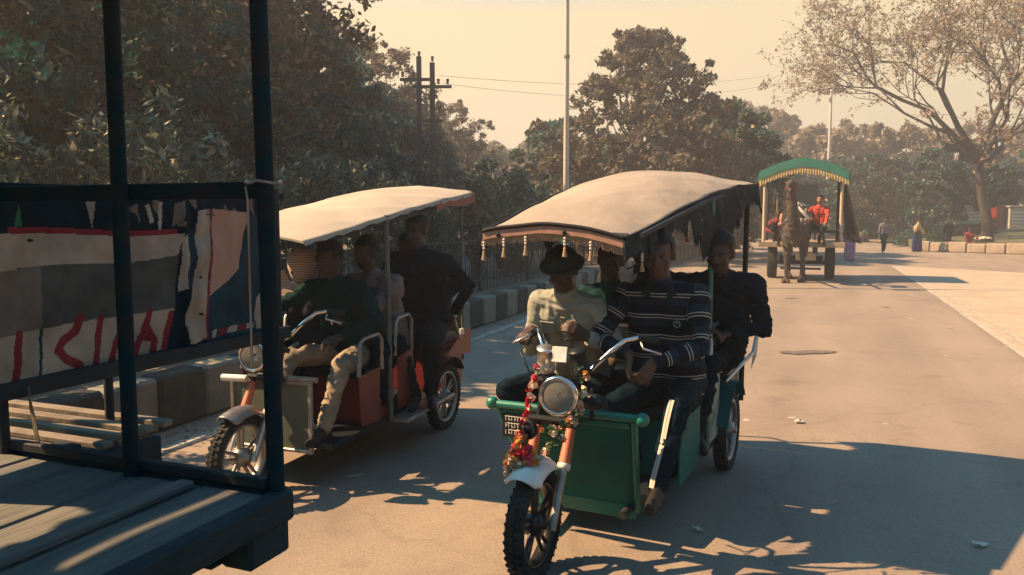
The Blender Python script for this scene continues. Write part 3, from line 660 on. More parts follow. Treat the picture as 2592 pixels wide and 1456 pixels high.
def valance(root, P, side, drop, m, seed, v0=0, v1=1, scal=.35, name='valance', outw=.02, freq=26, zoff=0):
    g = random.Random(seed); n = 150; vs = []; fs = []
    for i in range(n + 1):
        t = v0 + (v1 - v0) * i / n
        p = P(side, t) if side in (0, 1) else P(t, 0)
        dv = Vector((1 if side == 1 else -1, 0, 0)) if side in (0, 1) else Vector((0, -1, 0))
        wv = .5 + .5 * math.sin(freq * 6.283 * t + seed); d = drop * (1 - scal * abs(math.sin(freq * 3.14 * t)) * g.uniform(.6, 1.2)) * (.9 + .25 * noise.noise(Vector((t * 7, seed, 0))))
        for k in range(4):
            q = k / 3; vs.append(p + dv * (.008 + outw * q * wv) + Vector((0, 0, -.004 + zoff - d * q)))
    for i in range(n):
        for k in range(3): fs.append((i * 4 + k, i * 4 + k + 1, i * 4 + k + 5, i * 4 + k + 4))
    b = MB(); b.add(vs, fs, 0, True); return b.build(name, m, root)
def tassel(root, p, red, L=.045):
    t = empty('tassel', p, 0, root); b = MB()
    for k in range(3): b.sph((0, 0, -.006 - k * .0145), .0078, 8, 6)
    b.build('beads', M_bead, t); c = MB(); c.lathe([(.004, 0), (.008, -.008), (.006, -.014), (.0125, -L), (.011, -L - .006), (0, -L)], (0, 0, -.045), (0, 0, 1), 9); c.build('threads', M_tassr if red else M_fringe, t)
def fringe(root, P, n, L, seed, x0=0, x1=1, y=-.012, zo=-.04):
    g = random.Random(seed); b = MB()
    for i in range(n):
        u = x0 + (x1 - x0) * (i + .5) / n; p = P(u, 0) + Vector((0, y, zo)); l = L * g.uniform(.75, 1.15); dx = g.uniform(-.006, .006)
        b.add([p + Vector((-.0032, 0, 0)), p + Vector((.0032, 0, 0)), p + Vector((.004 + dx, -.004, -l)), p + Vector((-.002 + dx, -.005, -l))], [(0, 1, 2, 3)])
        b.add([p + Vector((0, .003, 0)), p + Vector((.001, -.004, 0)), p + Vector((dx + .001, -.007, -l)), p + Vector((dx, .002, -l))], [(0, 1, 2, 3)])
    o = b.build('fringe', M_fringe, root); o['kind'] = 'stuff'
    s_ = MB(); pts = [P(x0 + (x1 - x0) * i / 30, 0) + Vector((0, y + .004, zo + .017)) for i in range(31)]
    for a, c in zip(pts, pts[1:]):
        s_.add([a + Vector((0, 0, .019)), c + Vector((0, 0, .019)), c - Vector((0, 0, .02)), a - Vector((0, 0, .02))], [(0, 3, 2, 1)])
        s_.add([a + Vector((0, .004, .019)), c + Vector((0, .004, .019)), c + Vector((0, .004, -.02)), a + Vector((0, .004, -.02))], [(0, 1, 2, 3)])
    s_.build('braid', M_peach, root)
def flower(b, c, r, mi, g):
    for k in range(9):
        d = Vector((g.gauss(0, 1), g.gauss(0, 1), g.gauss(0, 1))).normalized(); x = d.orthogonal().normalized(); y = d.cross(x)
        p = Vector(c) + d * r * .5; s = r * g.uniform(.5, .8); b.add([p - x * s, p - y * s + d * s * .4, p + x * s, p + y * s + d * s * .4], [(0, 1, 2, 3)], mi)
def petals(cl, name='flower'): return mat(name, cl, .8)
M_fl = [petals((.80, .30, .06), 'marigold_petal'), petals((.72, .60, .40), 'white_petal'), petals((.62, .03, .05), 'red_petal'), petals((.75, .42, .30), 'peach_petal'), petals((.05, .10, .04), 'flower_leaf')]

def front_end(root, X, frame_m, rim_m, steer=0, garland=True):
    """wheel, fork, lamp and bars; X shifts the steering head sideways"""
    wheel(root, (0, 0, .26), .26, .088, rim_m, 5, steer=steer, name='front_wheel')
    f = empty('front_fork', (0, 0, 0), steer, root)
    for sx in (-1, 1):
        l = MB(); l.tube([(sx * .088, .0, .24), (sx * .088, .10, .42), (sx * .088, .17, .54)], [.019, .022, .024], 10); l.build('fork_leg', M_steel if frame_m is M_greenfr else M_chromeS, f)
        g_ = MB(); pr_ = []
        for i in range(29): pr_.append((.026 + (.006 if i % 2 else 0) - .006 * (i / 28), .175 * i / 28))
        g_.lathe(pr_, (sx * .088, .155, .51), (0, .5, .86), 14); g_.build('gaiter', M_gaiter, f)
        MB().lathe([(.02, 0), (.031, .004), (.033, .03), (.028, .034), (.0, .034)], (sx * .088, .143, .485), (0, .5, .86), 14).build('fork_collar', M_white, f)
        tubeobj('stanchion', [(sx * .088, .24, .655), (sx * .085, .31, .86)], .017, M_blackpl, f)
    y_ = MB(); y_.box((0, .31, .87), (.24, .09, .03), rot=(-.5, 0, 0), ch=.01); y_.box((0, .255, .69), (.24, .08, .03), rot=(-.5, 0, 0), ch=.01); y_.tube([(0, .25, .66), (0, .34, .9)], .026, 10); y_.build('yoke', M_blackpl, f)
    # headlamp
    h = empty('headlight', (X, .06, .865), .12, root); h.scale = (.86, .86, .86); b = MB()
    b.lathe([(0, .13), (.04, .125), (.085, .08), (.1, .02), (.102, -.005)], (0, 0, 0), (0, 1, 0), 32); b.build('lamp_bowl', M_chromeS, h)
    b = MB(); b.lathe([(.100, .02), (.110, .008), (.112, -.008), (.104, -.022), (.092, -.024), (.088, -.014)], (0, 0, 0), (0, 1, 0), 40); b.build('trim_ring', M_chrome, h)
    b = MB(); b.lathe([(.0, .05), (.02, .048), (.05, .03), (.075, .008), (.09, -.012)], (0, 0, 0), (0, 1, 0), 32); b.build('reflector', M_lensback, h)
    b = MB(); b.lathe([(0, -.036), (.03, -.034), (.06, -.028), (.08, -.02), (.092, -.013)], (0, 0, 0), (0, 1, 0), 32); b.build('lens', M_glass, h)
    b = MB(); b.tube([(0, -.02, .005), (0, .03, .005)], .009, 10); b.build('bulb', M_blackpl, h)
    b = MB()
    for i in range(9): b.box((-.02 + .011 * i, -.030 + .002 * abs(i - 2), -.028), (.002, .003, .04), ch=.0005)
    b.build('lens_ribs', M_lensback, h)
    # bars
    hb = empty('handlebar', (X * .5, 0, 0), 0, root)
    for pts in ([(-.10, .30, .93), (-.125, .30, 1.0), (-.165, .33, 1.085), (-.20, .38, 1.115), (-.235, .41, 1.10)], [(.06, .30, .92), (.12, .31, .955), (.20, .34, 1.04), (.26, .38, 1.095), (.31, .42, 1.105)]):
        MB().tube(pts, .0125, 10).build('bar', M_chrome, hb)
    for p, q in (((-.235, .41, 1.10), (-.30, .50, 1.07)), ((.31, .42, 1.105), (.39, .50, 1.085))): tubeobj('grip', [p, q], .018, M_blackpl, hb, 10)
    for sx, x in ((-1, -.245), (1, .34)): MB().tube([(x, .38, 1.09), (x + sx * .03, .32, 1.07), (x + sx * .10, .38, 1.04)], .006, 6).build('brake_lever', M_chromeS, hb)
    for pts in ([(-.24, .40, 1.09), (-.24, .25, 1.02), (-.16, .2, .92), (-.1, .25, .8)], [(.3, .41, 1.09), (.16, .26, 1.0), (.1, .22, .9), (.06, .27, .76)]): MB().tube(pts, .005, 5).build('cable', M_blackpl, hb)
    for sx in (-1, 1): MB().lathe([(.0, -.06), (.043, -.06), (.045, -.052), (.045, -.02), (.042, -.018), (.042, .05), (.046, .052), (.046, .062), (.0, .062)], (sx * .088, .22, 1.0), (sx * -.12, -.25, 1), 24).build('gauge', M_chromeS if sx < 0 else M_blackpl, hb)
    return f
def fender(root, m, steer, L0=-.75, L1=.95, rr=.30, w_=.085):
    b = MB(); vs = []; n = 18; k = 7
    for i in range(n + 1):
        a = L0 + (L1 - L0) * i / n; ww = w_ * (.55 + .45 * min(1, (i + 1.5) / 4)) * (1.15 if i < 3 else 1)
        for j in range(k):
            t = -1 + 2 * j / (k - 1); r = rr - .05 * t * t + (.012 if i == 0 else 0)
            vs.append((ww * t, r * math.sin(a), .26 + r * math.cos(a)))
    b.add(vs, [(i * k + j, i * k + j + 1, (i + 1) * k + j + 1, (i + 1) * k + j) for i in range(n) for j in range(k - 1)], 0, True)
    o = b.build('front_fender', m, root, (0, 0, 0), steer); md = o.modifiers.new('t', 'SOLIDIFY'); md.thickness = .004; return o

def rickshaw_near():
    th = 26; O = (.105, 3.62, 0); root = empty('electric_rickshaw', O, -R(th))
    tag(root, 'near green three wheeled rickshaw with garlanded headlight and domed cream canopy', 'rickshaw')
    front_end(root, .095, M_greenfr, M_rimdark, .02)
    # white dented fender tip with cloth bow
    fender(root, M_white, 0, -.60, .35, .315, .09)
    b = MB(); b.tube([(-.37, .3, .73), (.42, .3, .735)], .021, 12); b.build('bumper_tube', M_greenfr, root)
    for x in (-.375, .425): MB().sph((x, .3, .733), .034, 16, 10).build('ball_end', M_greenfr, root)
    for a, c in (((-.345, .3, .72), (-.22, .515, .22)), ((.385, .3, .72), (.345, .515, .2))): MB().tube([a, c], .017, 8).build('frame_bar', M_greenfr, root)
    b = MB(); b.add([(-.35, .315, .71), (.37, .315, .71), (.335, .535, .21), (-.21, .535, .21)], [(0, 3, 2, 1)]); b.add([(-.35, .321, .71), (.37, .321, .71), (.335, .541, .21), (-.21, .541, .21)], [(0, 1, 2, 3)]); b.build('leg_shield', M_greenpan, root)
    for z in (.215, .69): boxobj('shield_rib', ((.06 if z < .5 else .01), (.535 if z < .5 else .318), z - (.03 if z < .5 else 0)), (.54 if z < .5 else .70, .018, .075 if z < .5 else .03), M_greenfr, root)
    # lettered plate on the shield
    boxobj('sign_plate', (-.25, .298, .625), (.13, .006, .12), M_blackpl, root, ch=.001)
    t = MB(); g = random.Random(9)
    for r_ in range(3):
        z = .662 - r_ * .035; t.box((-.25, .293, z + .012), (.10 - .02 * r_, .002, .003), ch=.0004)
        for i in range(6 - r_):
            x = -.295 + i * .017; t.box((x, .293, z), (.003, .002, .022), ch=.0004)
            if (i + r_) % 2: t.box((x + .005, .293, z - .004 * (i % 3)), (.009, .002, .003), rot=(0, .5, 0), ch=.0004)
    t.build('plate_lettering', M_lettr, root)
    boxobj('mirror_stalk', (.20, .22, .80), (.02, .02, .16), M_blackpl, root); MB().sph((.235, .16, .83), (.065, .03, .038), 16, 10).build('side_lamp', M_blackpl, root)
    # card between gauges, horn
    boxobj('white_card', (.045, .19, 1.035), (.075, .012, .075), M_white, root, rot=(-.25, 0, .1))
    h = MB(); h.lathe([(0, .02), (.045, .02), (.05, .0), (.046, -.012), (.036, -.012), (.034, -.004), (.02, -.006), (.018, -.014), (0, -.016)], (-.045, .02, .70), (.15, 1, 0), 24); h.build('horn', M_blackpl, root)
    # garland
    gl = MB(); g = random.Random(21)
    def string(pts, n, cols, r=.017, jit=.012):
        pts = [Vector(p) for p in pts]
        for i in range(n):
            q = i / (n - 1) * (len(pts) - 1); k = min(int(q), len(pts) - 2); p = pts[k].lerp(pts[k + 1], q - k)
            flower(gl, p + Vector((g.uniform(-jit, jit), g.uniform(-jit, jit), g.uniform(-jit, jit))), r * g.uniform(.8, 1.45), g.choice(cols), g)
    string([(-.03, .10, .98), (-.055, .06, .86), (-.05, .03, .77), (-.07, .02, .68)], 22, [2, 2, 2, 3, 1])
    string([(-.07, .0, .68), (-.08, -.03, .62), (-.06, -.06, .58)], 22, [2, 0, 3, 2], .02)
    string([(-.02, -.04, .62), (.0, -.05, .60), (-.05, -.07, .57)], 16, [2, 2, 0], .024)
    string([(-.09, -.05, .60), (-.075, -.09, .565), (-.02, -.09, .56), (.04, -.06, .59), (.085, -.02, .64)], 46, [0, 1, 1, 0, 3], .016)
    string([(.085, -.02, .64), (.13, .02, .70), (.18, .06, .78), (.20, .10, .87), (.19, .14, .97)], 40, [1, 4, 3, 4, 1, 0, 4], .014, .02)
    string([(.02, .0, .71), (.08, .0, .70), (.14, .04, .74)], 16, [1, 4, 0, 4], .013, .02)
    string([(-.10, -.06, .59), (-.105, -.09, .52)], 12, [1, 1, 0], .016)
    gl.build('flower_garland', M_fl, root)
    bow = MB(); 
    for a in range(7): q = .9 * a - 2.7; bow.add([(-.02, -.075, .60), (-.02 + .06 * math.cos(q), -.10, .60 + .045 * math.sin(q)), (-.02 + .055 * math.cos(q + .7), -.075, .60 + .04 * math.sin(q + .7))], [(0, 1, 2), (0, 2, 1)], 0, True)
    bow.build('red_ribbon', mat('red_ribbon_cloth', (.62, .02, .05), .5), root)
    # floor, boxes, seats
    def prism(name, pts, z0, z1, m): # plan polygon
        n = len(pts); b = MB(); b.add([(x, y, z0) for x, y in pts] + [(x, y, z1) for x, y in pts], [tuple(range(n))[::-1], tuple(range(n, 2 * n))] + [(i, (i + 1) % n, n + (i + 1) % n, n + i) for i in range(n)]); return b.build(name, m, root)
    prism('floor', [(-.36, .56), (.38, .56), (.47, 1.2), (.47, 2.3), (-.47, 2.3), (-.47, 1.2)], .24, .275, M_blackpl)  # black stands in for shade on the floor under the canopy
    prism('driver_seat_box', [(-.40, .86), (.40, .86), (.44, 1.22), (-.44, 1.22)], .28, .60, M_greenpan)
    boxobj('driver_seat', (0, 1.02, .635), (.84, .44, .07), M_seat, root, ch=.02); boxobj('driver_backrest', (0, 1.27, .86), (.84, .06, .38), M_seat, root, ch=.02)
    prism('rear_seat_box', [(-.46, 1.95), (.46, 1.95), (.46, 2.38), (-.46, 2.38)], .28, .64, M_greenpan)
    boxobj('rear_seat', (0, 2.14, .68), (.94, .44, .08), M_seat, root, ch=.02); boxobj('rear_backrest', (0, 2.38, .95), (.94, .06, .46), M_seat, root, ch=.02)
    for sx in (-1, 1):
        boxobj('step_panel', (sx * .475, 1.05, .43), (.012, .46, .36), M_greenpan, root)
        p = MB(); x = sx * .485; p.add([(x, 1.52, .30), (x, 1.80, .30), (x, 1.80, .86), (x, 1.52, .74)], [(0, 1, 2, 3), (3, 2, 1, 0)]); p.build('side_panel', M_palepan, root)
        MB().tube([(x, 1.5, .62), (x, 1.5, .98), (x, 1.56, 1.03), (x, 1.72, 1.03), (x, 1.78, .98), (x, 1.8, .7)], .014, 8).build('arm_loop', M_chromeS if sx > 0 else M_greenfr, root)
        boxobj('rear_side_panel', (sx * .492, 2.2, .66), (.012, .42, .44), M_palepan, root)
        tubeobj('canopy_post', [(sx * .475, 1.5, .26), (sx * .475, 1.5, 1.80)], .017, M_greenfr, root, 10)
        tubeobj('rear_post', [(sx * .52, 2.38, .4), (sx * .53, 2.38, 1.88)], .018, M_iron, root, 10)
        MB().tube([(sx * .36, .45, 1.60), (sx * .475, 1.5, 1.80), (sx * .53, 2.38, 1.88)], .014, 8).build('canopy_rail', M_iron, root)
        tubeobj('chassis_rail', [(sx * .3, .4, .21), (sx * .36, 2.3, .24)], .022, M_iron, root)
        wheel(root, (sx * .49, 2.05, .265), .265, .085, M_rimgrey, 6, name='rear_wheel')
        # guard over the wheel
        b = MB(); vs = []
        for i in range(13):
            a = -1.3 + 2.3 * i / 12
            for xx in (.44, .56): vs.append((sx * xx, 2.05 + .33 * math.sin(a), .27 + .33 * math.cos(a)))
        b.add(vs, [(2 * i, 2 * i + 1, 2 * i + 3, 2 * i + 2) for i in range(12)] + [(2 * i + 2, 2 * i + 3, 2 * i + 1, 2 * i) for i in range(12)]); b.build('mudguard', M_greenpan, root)
        MB().tube([(sx * .5, 1.9, .62), (sx * .60, 2.35, .75), (sx * .62, 2.5, .98), (sx * .58, 2.48, 1.22), (sx * .53, 2.4, 1.3)], .013, 8).build('rear_guard_rail', M_chromeS, root)
        q = MB(); q.add([(sx * .60, 2.35, .76), (sx * .62, 2.52, .97), (sx * .60, 2.5, .70), (sx * .58, 2.40, .62)], [(0, 1, 2, 3), (3, 2, 1, 0)]); q.build('torn_flap', M_palepan, root)
    tubeobj('front_canopy_bow', [(-.40, .36, 1.63), (.32, .37, 1.60)], .014, M_iron, root)
    tubeobj('axle', [(-.49, 2.05, .265), (.49, 2.05, .265)], .025, M_iron, root); MB().sph((0, 2.05, .265), (.12, .1, .1)).build('differential', M_iron, root)
    boxobj('battery_box', (0, 1.45, .33), (.6, .36, .16), M_blackpl, root)
    # canopy: domed cloth with braid, fringe and tassels
    P, roof = canopy(root, (-.41, .27, 1.615), (.31, .33, 1.585), (.585, 2.44, 1.905), (-.55, 2.42, 1.92), .118, M_canvas, None, .02, 3)
    for s_, sd in ((0, 3), (1, 5)): valance(root, P, s_, .13, M_canvasbr, sd, scal=.4, freq=9); valance(root, P, s_, .20, M_canvasbr, sd + 9, v0=.12, v1=.5, scal=.6, freq=9, outw=.03, name='torn_valance'); valance(root, P, s_, .40, M_canvasbr, sd + 19, v0=.38, v1=.8, scal=.5, freq=6, outw=.045, name='torn_valance'); valance(root, P, s_, .26, M_canvasbr, sd + 23, v0=.75, v1=1, scal=.55, freq=5, outw=.045, name='torn_valance')
    pts = [P(i / 20, 0) + Vector((0, -.006, .004)) for i in range(21)]; MB().tube(pts, .011, 6).build('front_piping', M_blkband, root)
    for s_ in (0, 1): MB().tube([P(s_, i / 40) + Vector((.004 if s_ else -.004, 0, .002)) for i in range(41)], .009, 6).build('side_piping', M_blkband, root)
    fringe(root, P, 210, .036, 4); 
    for u in (.02, .17, .33, .61, .79): tassel(root, P(u, 0) + Vector((0, -.022, -.052)), u in (.19, .78))
    for u in (.12, .6): MB().sph(P(u, 0) + Vector((0, -.014, -.03)), (.012, .006, .012), 8, 6).build('stud', M_blkband, root)
    for v in (.08, .17, .26, .36, .46): tassel(root, P(1, v) + Vector((.02, 0, -.10)), v in (.17, .36), .04)
    return root
RA = rickshaw_near()

def rickshaw_left():
    th = 20; O = (-1.62, 4.65, 0); root = empty('electric_rickshaw', O, -R(th))
    tag(root, 'left red and grey three wheeled rickshaw with flat pale canopy behind the cart posts', 'rickshaw')
    front_end(root, .06, M_redpan, M_rimgrey, 0)
    fender(root, M_rimgrey, 0, -.50, .75, .31, .085)
    tubeobj('bumper_tube', [(-.27, .18, .69), (-.1, .2, .69)], .022, M_white, root, 12); tubeobj('bumper_tube', [(-.1, .3, .69), (.34, .3, .69)], .018, M_steel, root, 12)
    boxobj('number_board', (0, .2, .77), (.18, .02, .05), M_blackpl, root)
    for sx in (-1, 1): MB().sph((sx * .15 + .06, .1, .955), (.03, .022, .018), 12, 8).build('indicator', M_redpl, root)
    boxobj('gauge_hood', (.06, .17, 1.0), (.2, .1, .04), M_blackpl, root, ch=.015)
    pn = MB(); pn.box((0, .31, .45), (.58, .02, .42), ch=.006); pn.build('leg_shield', M_palepan2, root)
    for x in (-.29, .29): boxobj('frame_bar', (x, .30, .45), (.024, .03, .46), M_steel, root)
    for z in (.235, .665): boxobj('frame_bar', (0, .30, z), (.58, .03, .022), M_steel, root)
    boxobj('floor', (0, 1.3, .27), (.86, 1.96, .035), M_blackpl, root)
    boxobj('driver_seat_box', (0, 1.0, .44), (.78, .36, .32), M_redpan, root); boxobj('driver_seat', (0, 1.0, .635), (.8, .42, .07), M_seat, root, ch=.02)
    boxobj('driver_backrest', (0, 1.24, .84), (.8, .05, .34), M_seat, root, ch=.02)
    boxobj('rear_seat_box', (0, 2.1, .46), (.86, .42, .34), M_redpan, root); boxobj('rear_seat', (0, 2.08, .68), (.9, .44, .08), M_seat, root, ch=.02)
    boxobj('rear_backrest', (0, 2.3, .95), (.9, .05, .44), M_seat, root, ch=.02)
    for sx in (-1, 1):
        x = sx * .455
        p = MB(); p.add([(x, .62, .33), (x, .86, .31), (x, .88, .68), (x, .60, .66)], [(0, 1, 2, 3), (3, 2, 1, 0)]); p.build('side_panel', M_redpan, root)
        p = MB(); p.add([(x, 1.12, .33), (x, 1.38, .33), (x, 1.36, .74), (x, 1.12, .70)], [(0, 1, 2, 3), (3, 2, 1, 0)]); p.build('side_panel', M_redpan, root)
        for y0, y1, z0, z1 in ((.60, .90, .66, .90), (1.08, 1.34, .72, .98)): MB().tube([(x, y0, z0), (x, y0 + .02, z1 - .03), (x, y0 + .06, z1), (x, y1 - .05, z1 + .01), (x, y1, z1 - .04), (x, y1, z0)], .015, 8).build('arm_loop', M_steel, root)
        tubeobj('canopy_post', [(x, 1.02, .28), (x, .99, 1.70)], .018, M_greypipe, root, 10)
        tubeobj('rear_post', [(sx * .47, 2.24, .5), (sx * .47, 2.22, 1.84)], .012, M_greypipe, root, 8)
        MB().tube([(sx * .40, .2, 1.54), (x, 1.0, 1.655), (sx * .47, 2.25, 1.815)], .014, 8).build('canopy_rail', M_iron, root)
        p = MB(); X = sx * .50; p.add([(X, 1.80, .56), (X, 2.34, .55), (X, 2.34, .78), (X, 2.18, .74), (X, 1.98, .66)], [(0, 1, 2, 3, 4), (4, 3, 2, 1, 0)]); p.build('rear_side_panel', M_redpan, root)
        MB().tube([(sx * .5, 2.1, 1.06), (sx * .5, 1.98, 1.03), (sx * .5, 1.97, .92), (sx * .5, 2.06, .76), (sx * .5, 2.1, .7)], .015, 8).build('arm_loop', M_steel, root)
        boxobj('rear_lamp', (sx * .51, 2.13, .75), (.02, .06, .05), M_white, root)
        wheel(root, (sx * .46, 1.88, .26), .26, .08, M_rimgrey, 6, name='rear_wheel')
        b = MB(); vs = []
        for i in range(13):
            a = -1.3 + 2.3 * i / 12
            for xx in (.42, .53): vs.append((sx * xx, 1.88 + .31 * math.sin(a), .27 + .31 * math.cos(a)))
        b.add(vs, [(2 * i, 2 * i + 1, 2 * i + 3, 2 * i + 2) for i in range(12)] + [(2 * i + 2, 2 * i + 3, 2 * i + 1, 2 * i) for i in range(12)]); b.build('mudguard', M_redpan, root)
        tubeobj('chassis_rail', [(sx * .28, .4, .22), (sx * .36, 2.3, .24)], .022, M_iron, root)
        boxobj('foot_step', (sx * .5, 1.45, .28), (.14, .8, .025), M_steel, root, rot=(.03, 0, 0))
    tubeobj('axle', [(-.46, 1.88, .26), (.46, 1.88, .26)], .025, M_iron, root)
    P, roof = canopy(root, (-.48, .05, 1.56), (.44, .05, 1.545), (.50, 2.42, 1.885), (-.52, 2.42, 1.90), .035, M_canvas2, None, .02, 8)
    for s_, sd in ((0, 3), (1, 6)): valance(root, P, s_, .025, M_canvas2, sd, scal=.5, freq=12, outw=.008)
    valance(root, P, 1, .085, M_redpan, 7, v0=.70, v1=1.0, scal=.15, freq=2, outw=.01, name='red_valance')
    return root
M_palepan2 = mat('grey_green_panel', (.13, .15, .11), .55, col2=(.08, .10, .08), scale=4, detail=8)
M_greypipe = mat('grey_green_pipe', (.12, .15, .13), .5, col2=(.08, .1, .09), scale=10)
RB = rickshaw_left()
rc_ = copy_tree(RB); rc_.location = (16.2, 55.5, 0); rc_.rotation_euler = (0, 0, -R(8)); tag(rc_, 'tiny far red rickshaw with pale roof left of the camel cart', 'rickshaw')

# ------------------------------------------------------------------ people and animals: overlapping rounded volumes fused into one skin
class Body:
    def __init__(s): s.mb = MB(); s.P = []
    def rc(s, a, b, ra, rb, reg, band=0.0, n=12):
        a, b = Vector(a), Vector(b)
        if (b - a).length > 1e-4: s.mb.tube([a, b], [ra, rb], n)
        s.mb.sph(a, ra, n, 8); s.mb.sph(b, rb, n, 8); s.P.append((tuple(a), tuple(b), ra, rb, reg, band)); return s
    def el(s, c, r, reg, rot=None, band=0.0):
        s.mb.sph(c, r, 16, 12, rot=rot); c = Vector(c); M = rot or Matrix.Identity(3)
        k = max(range(3), key=lambda i: r[i]); o = sorted(r)[1]; d = M.col[k] * max(0, r[k] - o); s.P.append((tuple(c - d), tuple(c + d), o * .97, o * .97, reg, band)); return s
    def fuse(s, name, mats, voxel, parent=None, loc=None, rz=0, smooth=4, wr=0.0, wreg=(), wscale=9, seed=0):
        me = bpy.data.meshes.new(name); me.from_pydata(s.mb.v, [], s.mb.f); me.update()
        t = bpy.data.objects.new('tmp', me); COL.objects.link(t)
        md = t.modifiers.new('r', 'REMESH'); md.mode = 'VOXEL'; md.voxel_size = voxel; md.adaptivity = 0
        if smooth: sm = t.modifiers.new('s', 'SMOOTH'); sm.factor = .5; sm.iterations = smooth
        dg = bpy.context.evaluated_depsgraph_get(); m2 = bpy.data.meshes.new_from_object(t.evaluated_get(dg)); bpy.data.objects.remove(t); bpy.data.meshes.remove(me)
        m2.name = name; N = len(m2.vertices); co = np.empty(N * 3, np.float32); m2.vertices.foreach_get('co', co); co = co.reshape(-1, 3)
        nr = np.empty(N * 3, np.float32); m2.vertices.foreach_get('normal', nr); nr = nr.reshape(-1, 3)
        best = np.full(N, 9e9); reg = np.zeros(N, int); band = np.zeros(N, np.float32)
        for a, b, ra, rb, rg, bd in s.P:
            a, b = np.array(a), np.array(b); d = b - a; L = max(np.linalg.norm(d), 1e-6); t_ = np.clip((co - a) @ d / L ** 2, 0, 1)
            ds = np.linalg.norm(co - a - t_[:, None] * d, axis=1) - (ra + (rb - ra) * t_); k = ds < best
            best[k] = ds[k]; reg[k] = rg; band[k] = (bd + ((co - a) @ d / L))[k] if bd >= 0 else (co[:, 2])[k]
        if wr:
            rm = np.isin(reg, wreg); dsp = np.zeros(N, np.float32)
            for i in np.nonzero(rm)[0]:
                c = Vector(co[i]) ; q = Vector((c.x * wscale + 1.5 * c.z * wscale * .3, c.y * wscale, c.z * wscale * 1.7 + c.x * 3)) + Vector((seed, 0, 0))
                q += noise.noise_vector(q * .5) * .9; v = noise.noise(q) ; v2 = noise.noise(q * 2.1 + Vector((3, 1, 7))); dsp[i] = (1 - abs(v) * 3.0) * wr + (1 - abs(v2) * 3) * wr * .45
            co = co + nr * dsp[:, None]; m2.vertices.foreach_set('co', co.ravel())
        nf = len(m2.polygons); pf = np.empty(len(m2.loops), np.int32); m2.loops.foreach_get('vertex_index', pf); pf = pf.reshape(nf, 4) if len(pf) == nf * 4 else None
        if pf is not None: m2.polygons.foreach_set('material_index', reg[pf[:, 0]].astype(np.int32))
        else:
            for p in m2.polygons: p.material_index = int(reg[p.vertices[0]])
        m2.polygons.foreach_set('use_smooth', np.ones(nf, bool))
        at_ = m2.attributes.new('band', 'FLOAT', 'POINT'); at_.data.foreach_set('value', band); m2.update()
        return mesh_obj(name, m2, mats, parent, loc, rz)
def ik(a, t, l1, l2, hint):
    a, t = Vector(a), Vector(t); d = t - a; L = min(d.length, (l1 + l2) * .995); d.normalize(); t = a + d * L
    x = (l1 * l1 - l2 * l2 + L * L) / (2 * L); h = math.sqrt(max(0, l1 * l1 - x * x)); hv = Vector(hint); hv -= d * hv.dot(d)
    hv = hv.normalized() if hv.length > 1e-6 else d.orthogonal().normalized(); return a + d * x + hv * h, t
def hand(B, w, d, pn, curl, reg, k=1.0, side=1, thumb_open=.6):
    """w wrist, d pointing direction, pn palm normal (fingers curl towards it)"""
    d = Vector(d).normalized(); pn = Vector(pn); pn = (pn - d * pn.dot(d)).normalized(); s = d.cross(pn) * side
    w = Vector(w); kn = w + d * .085 * k
    for q in (-.026, -.009, .009, .026): B.rc(w + s * q * .6 * k, kn + s * q * k, .016 * k, .0125 * k, reg, n=8)
    for i, (q, l) in enumerate(((-.029, .068), (-.010, .078), (.010, .072), (.028, .056))):
        p = kn + s * q * k; a = curl * .5 + .1; ln = l * k
        for seg, (f, r) in enumerate(((.45, .0095), (.32, .0088), (.25, .008))):
            dd = d * math.cos(a) + pn * math.sin(a) + s * q * 1.2; e = p + dd.normalized() * ln * f; B.rc(p, e, r * k, (r - .0006) * k, reg, n=8); p = e; a += curl * (1.0 if seg == 0 else .75)
    p = w + d * .025 * k - s * .024 * k; dd = (d * .75 - s * thumb_open + pn * .35).normalized()
    for f, r in ((.035, .0125), (.03, .0105), (.024, .009)): e = p + dd * f * k; B.rc(p, e, r * k, (r - .001) * k, reg, n=8); p = e; dd = (dd + d * .35 + pn * .3 * curl).normalized()
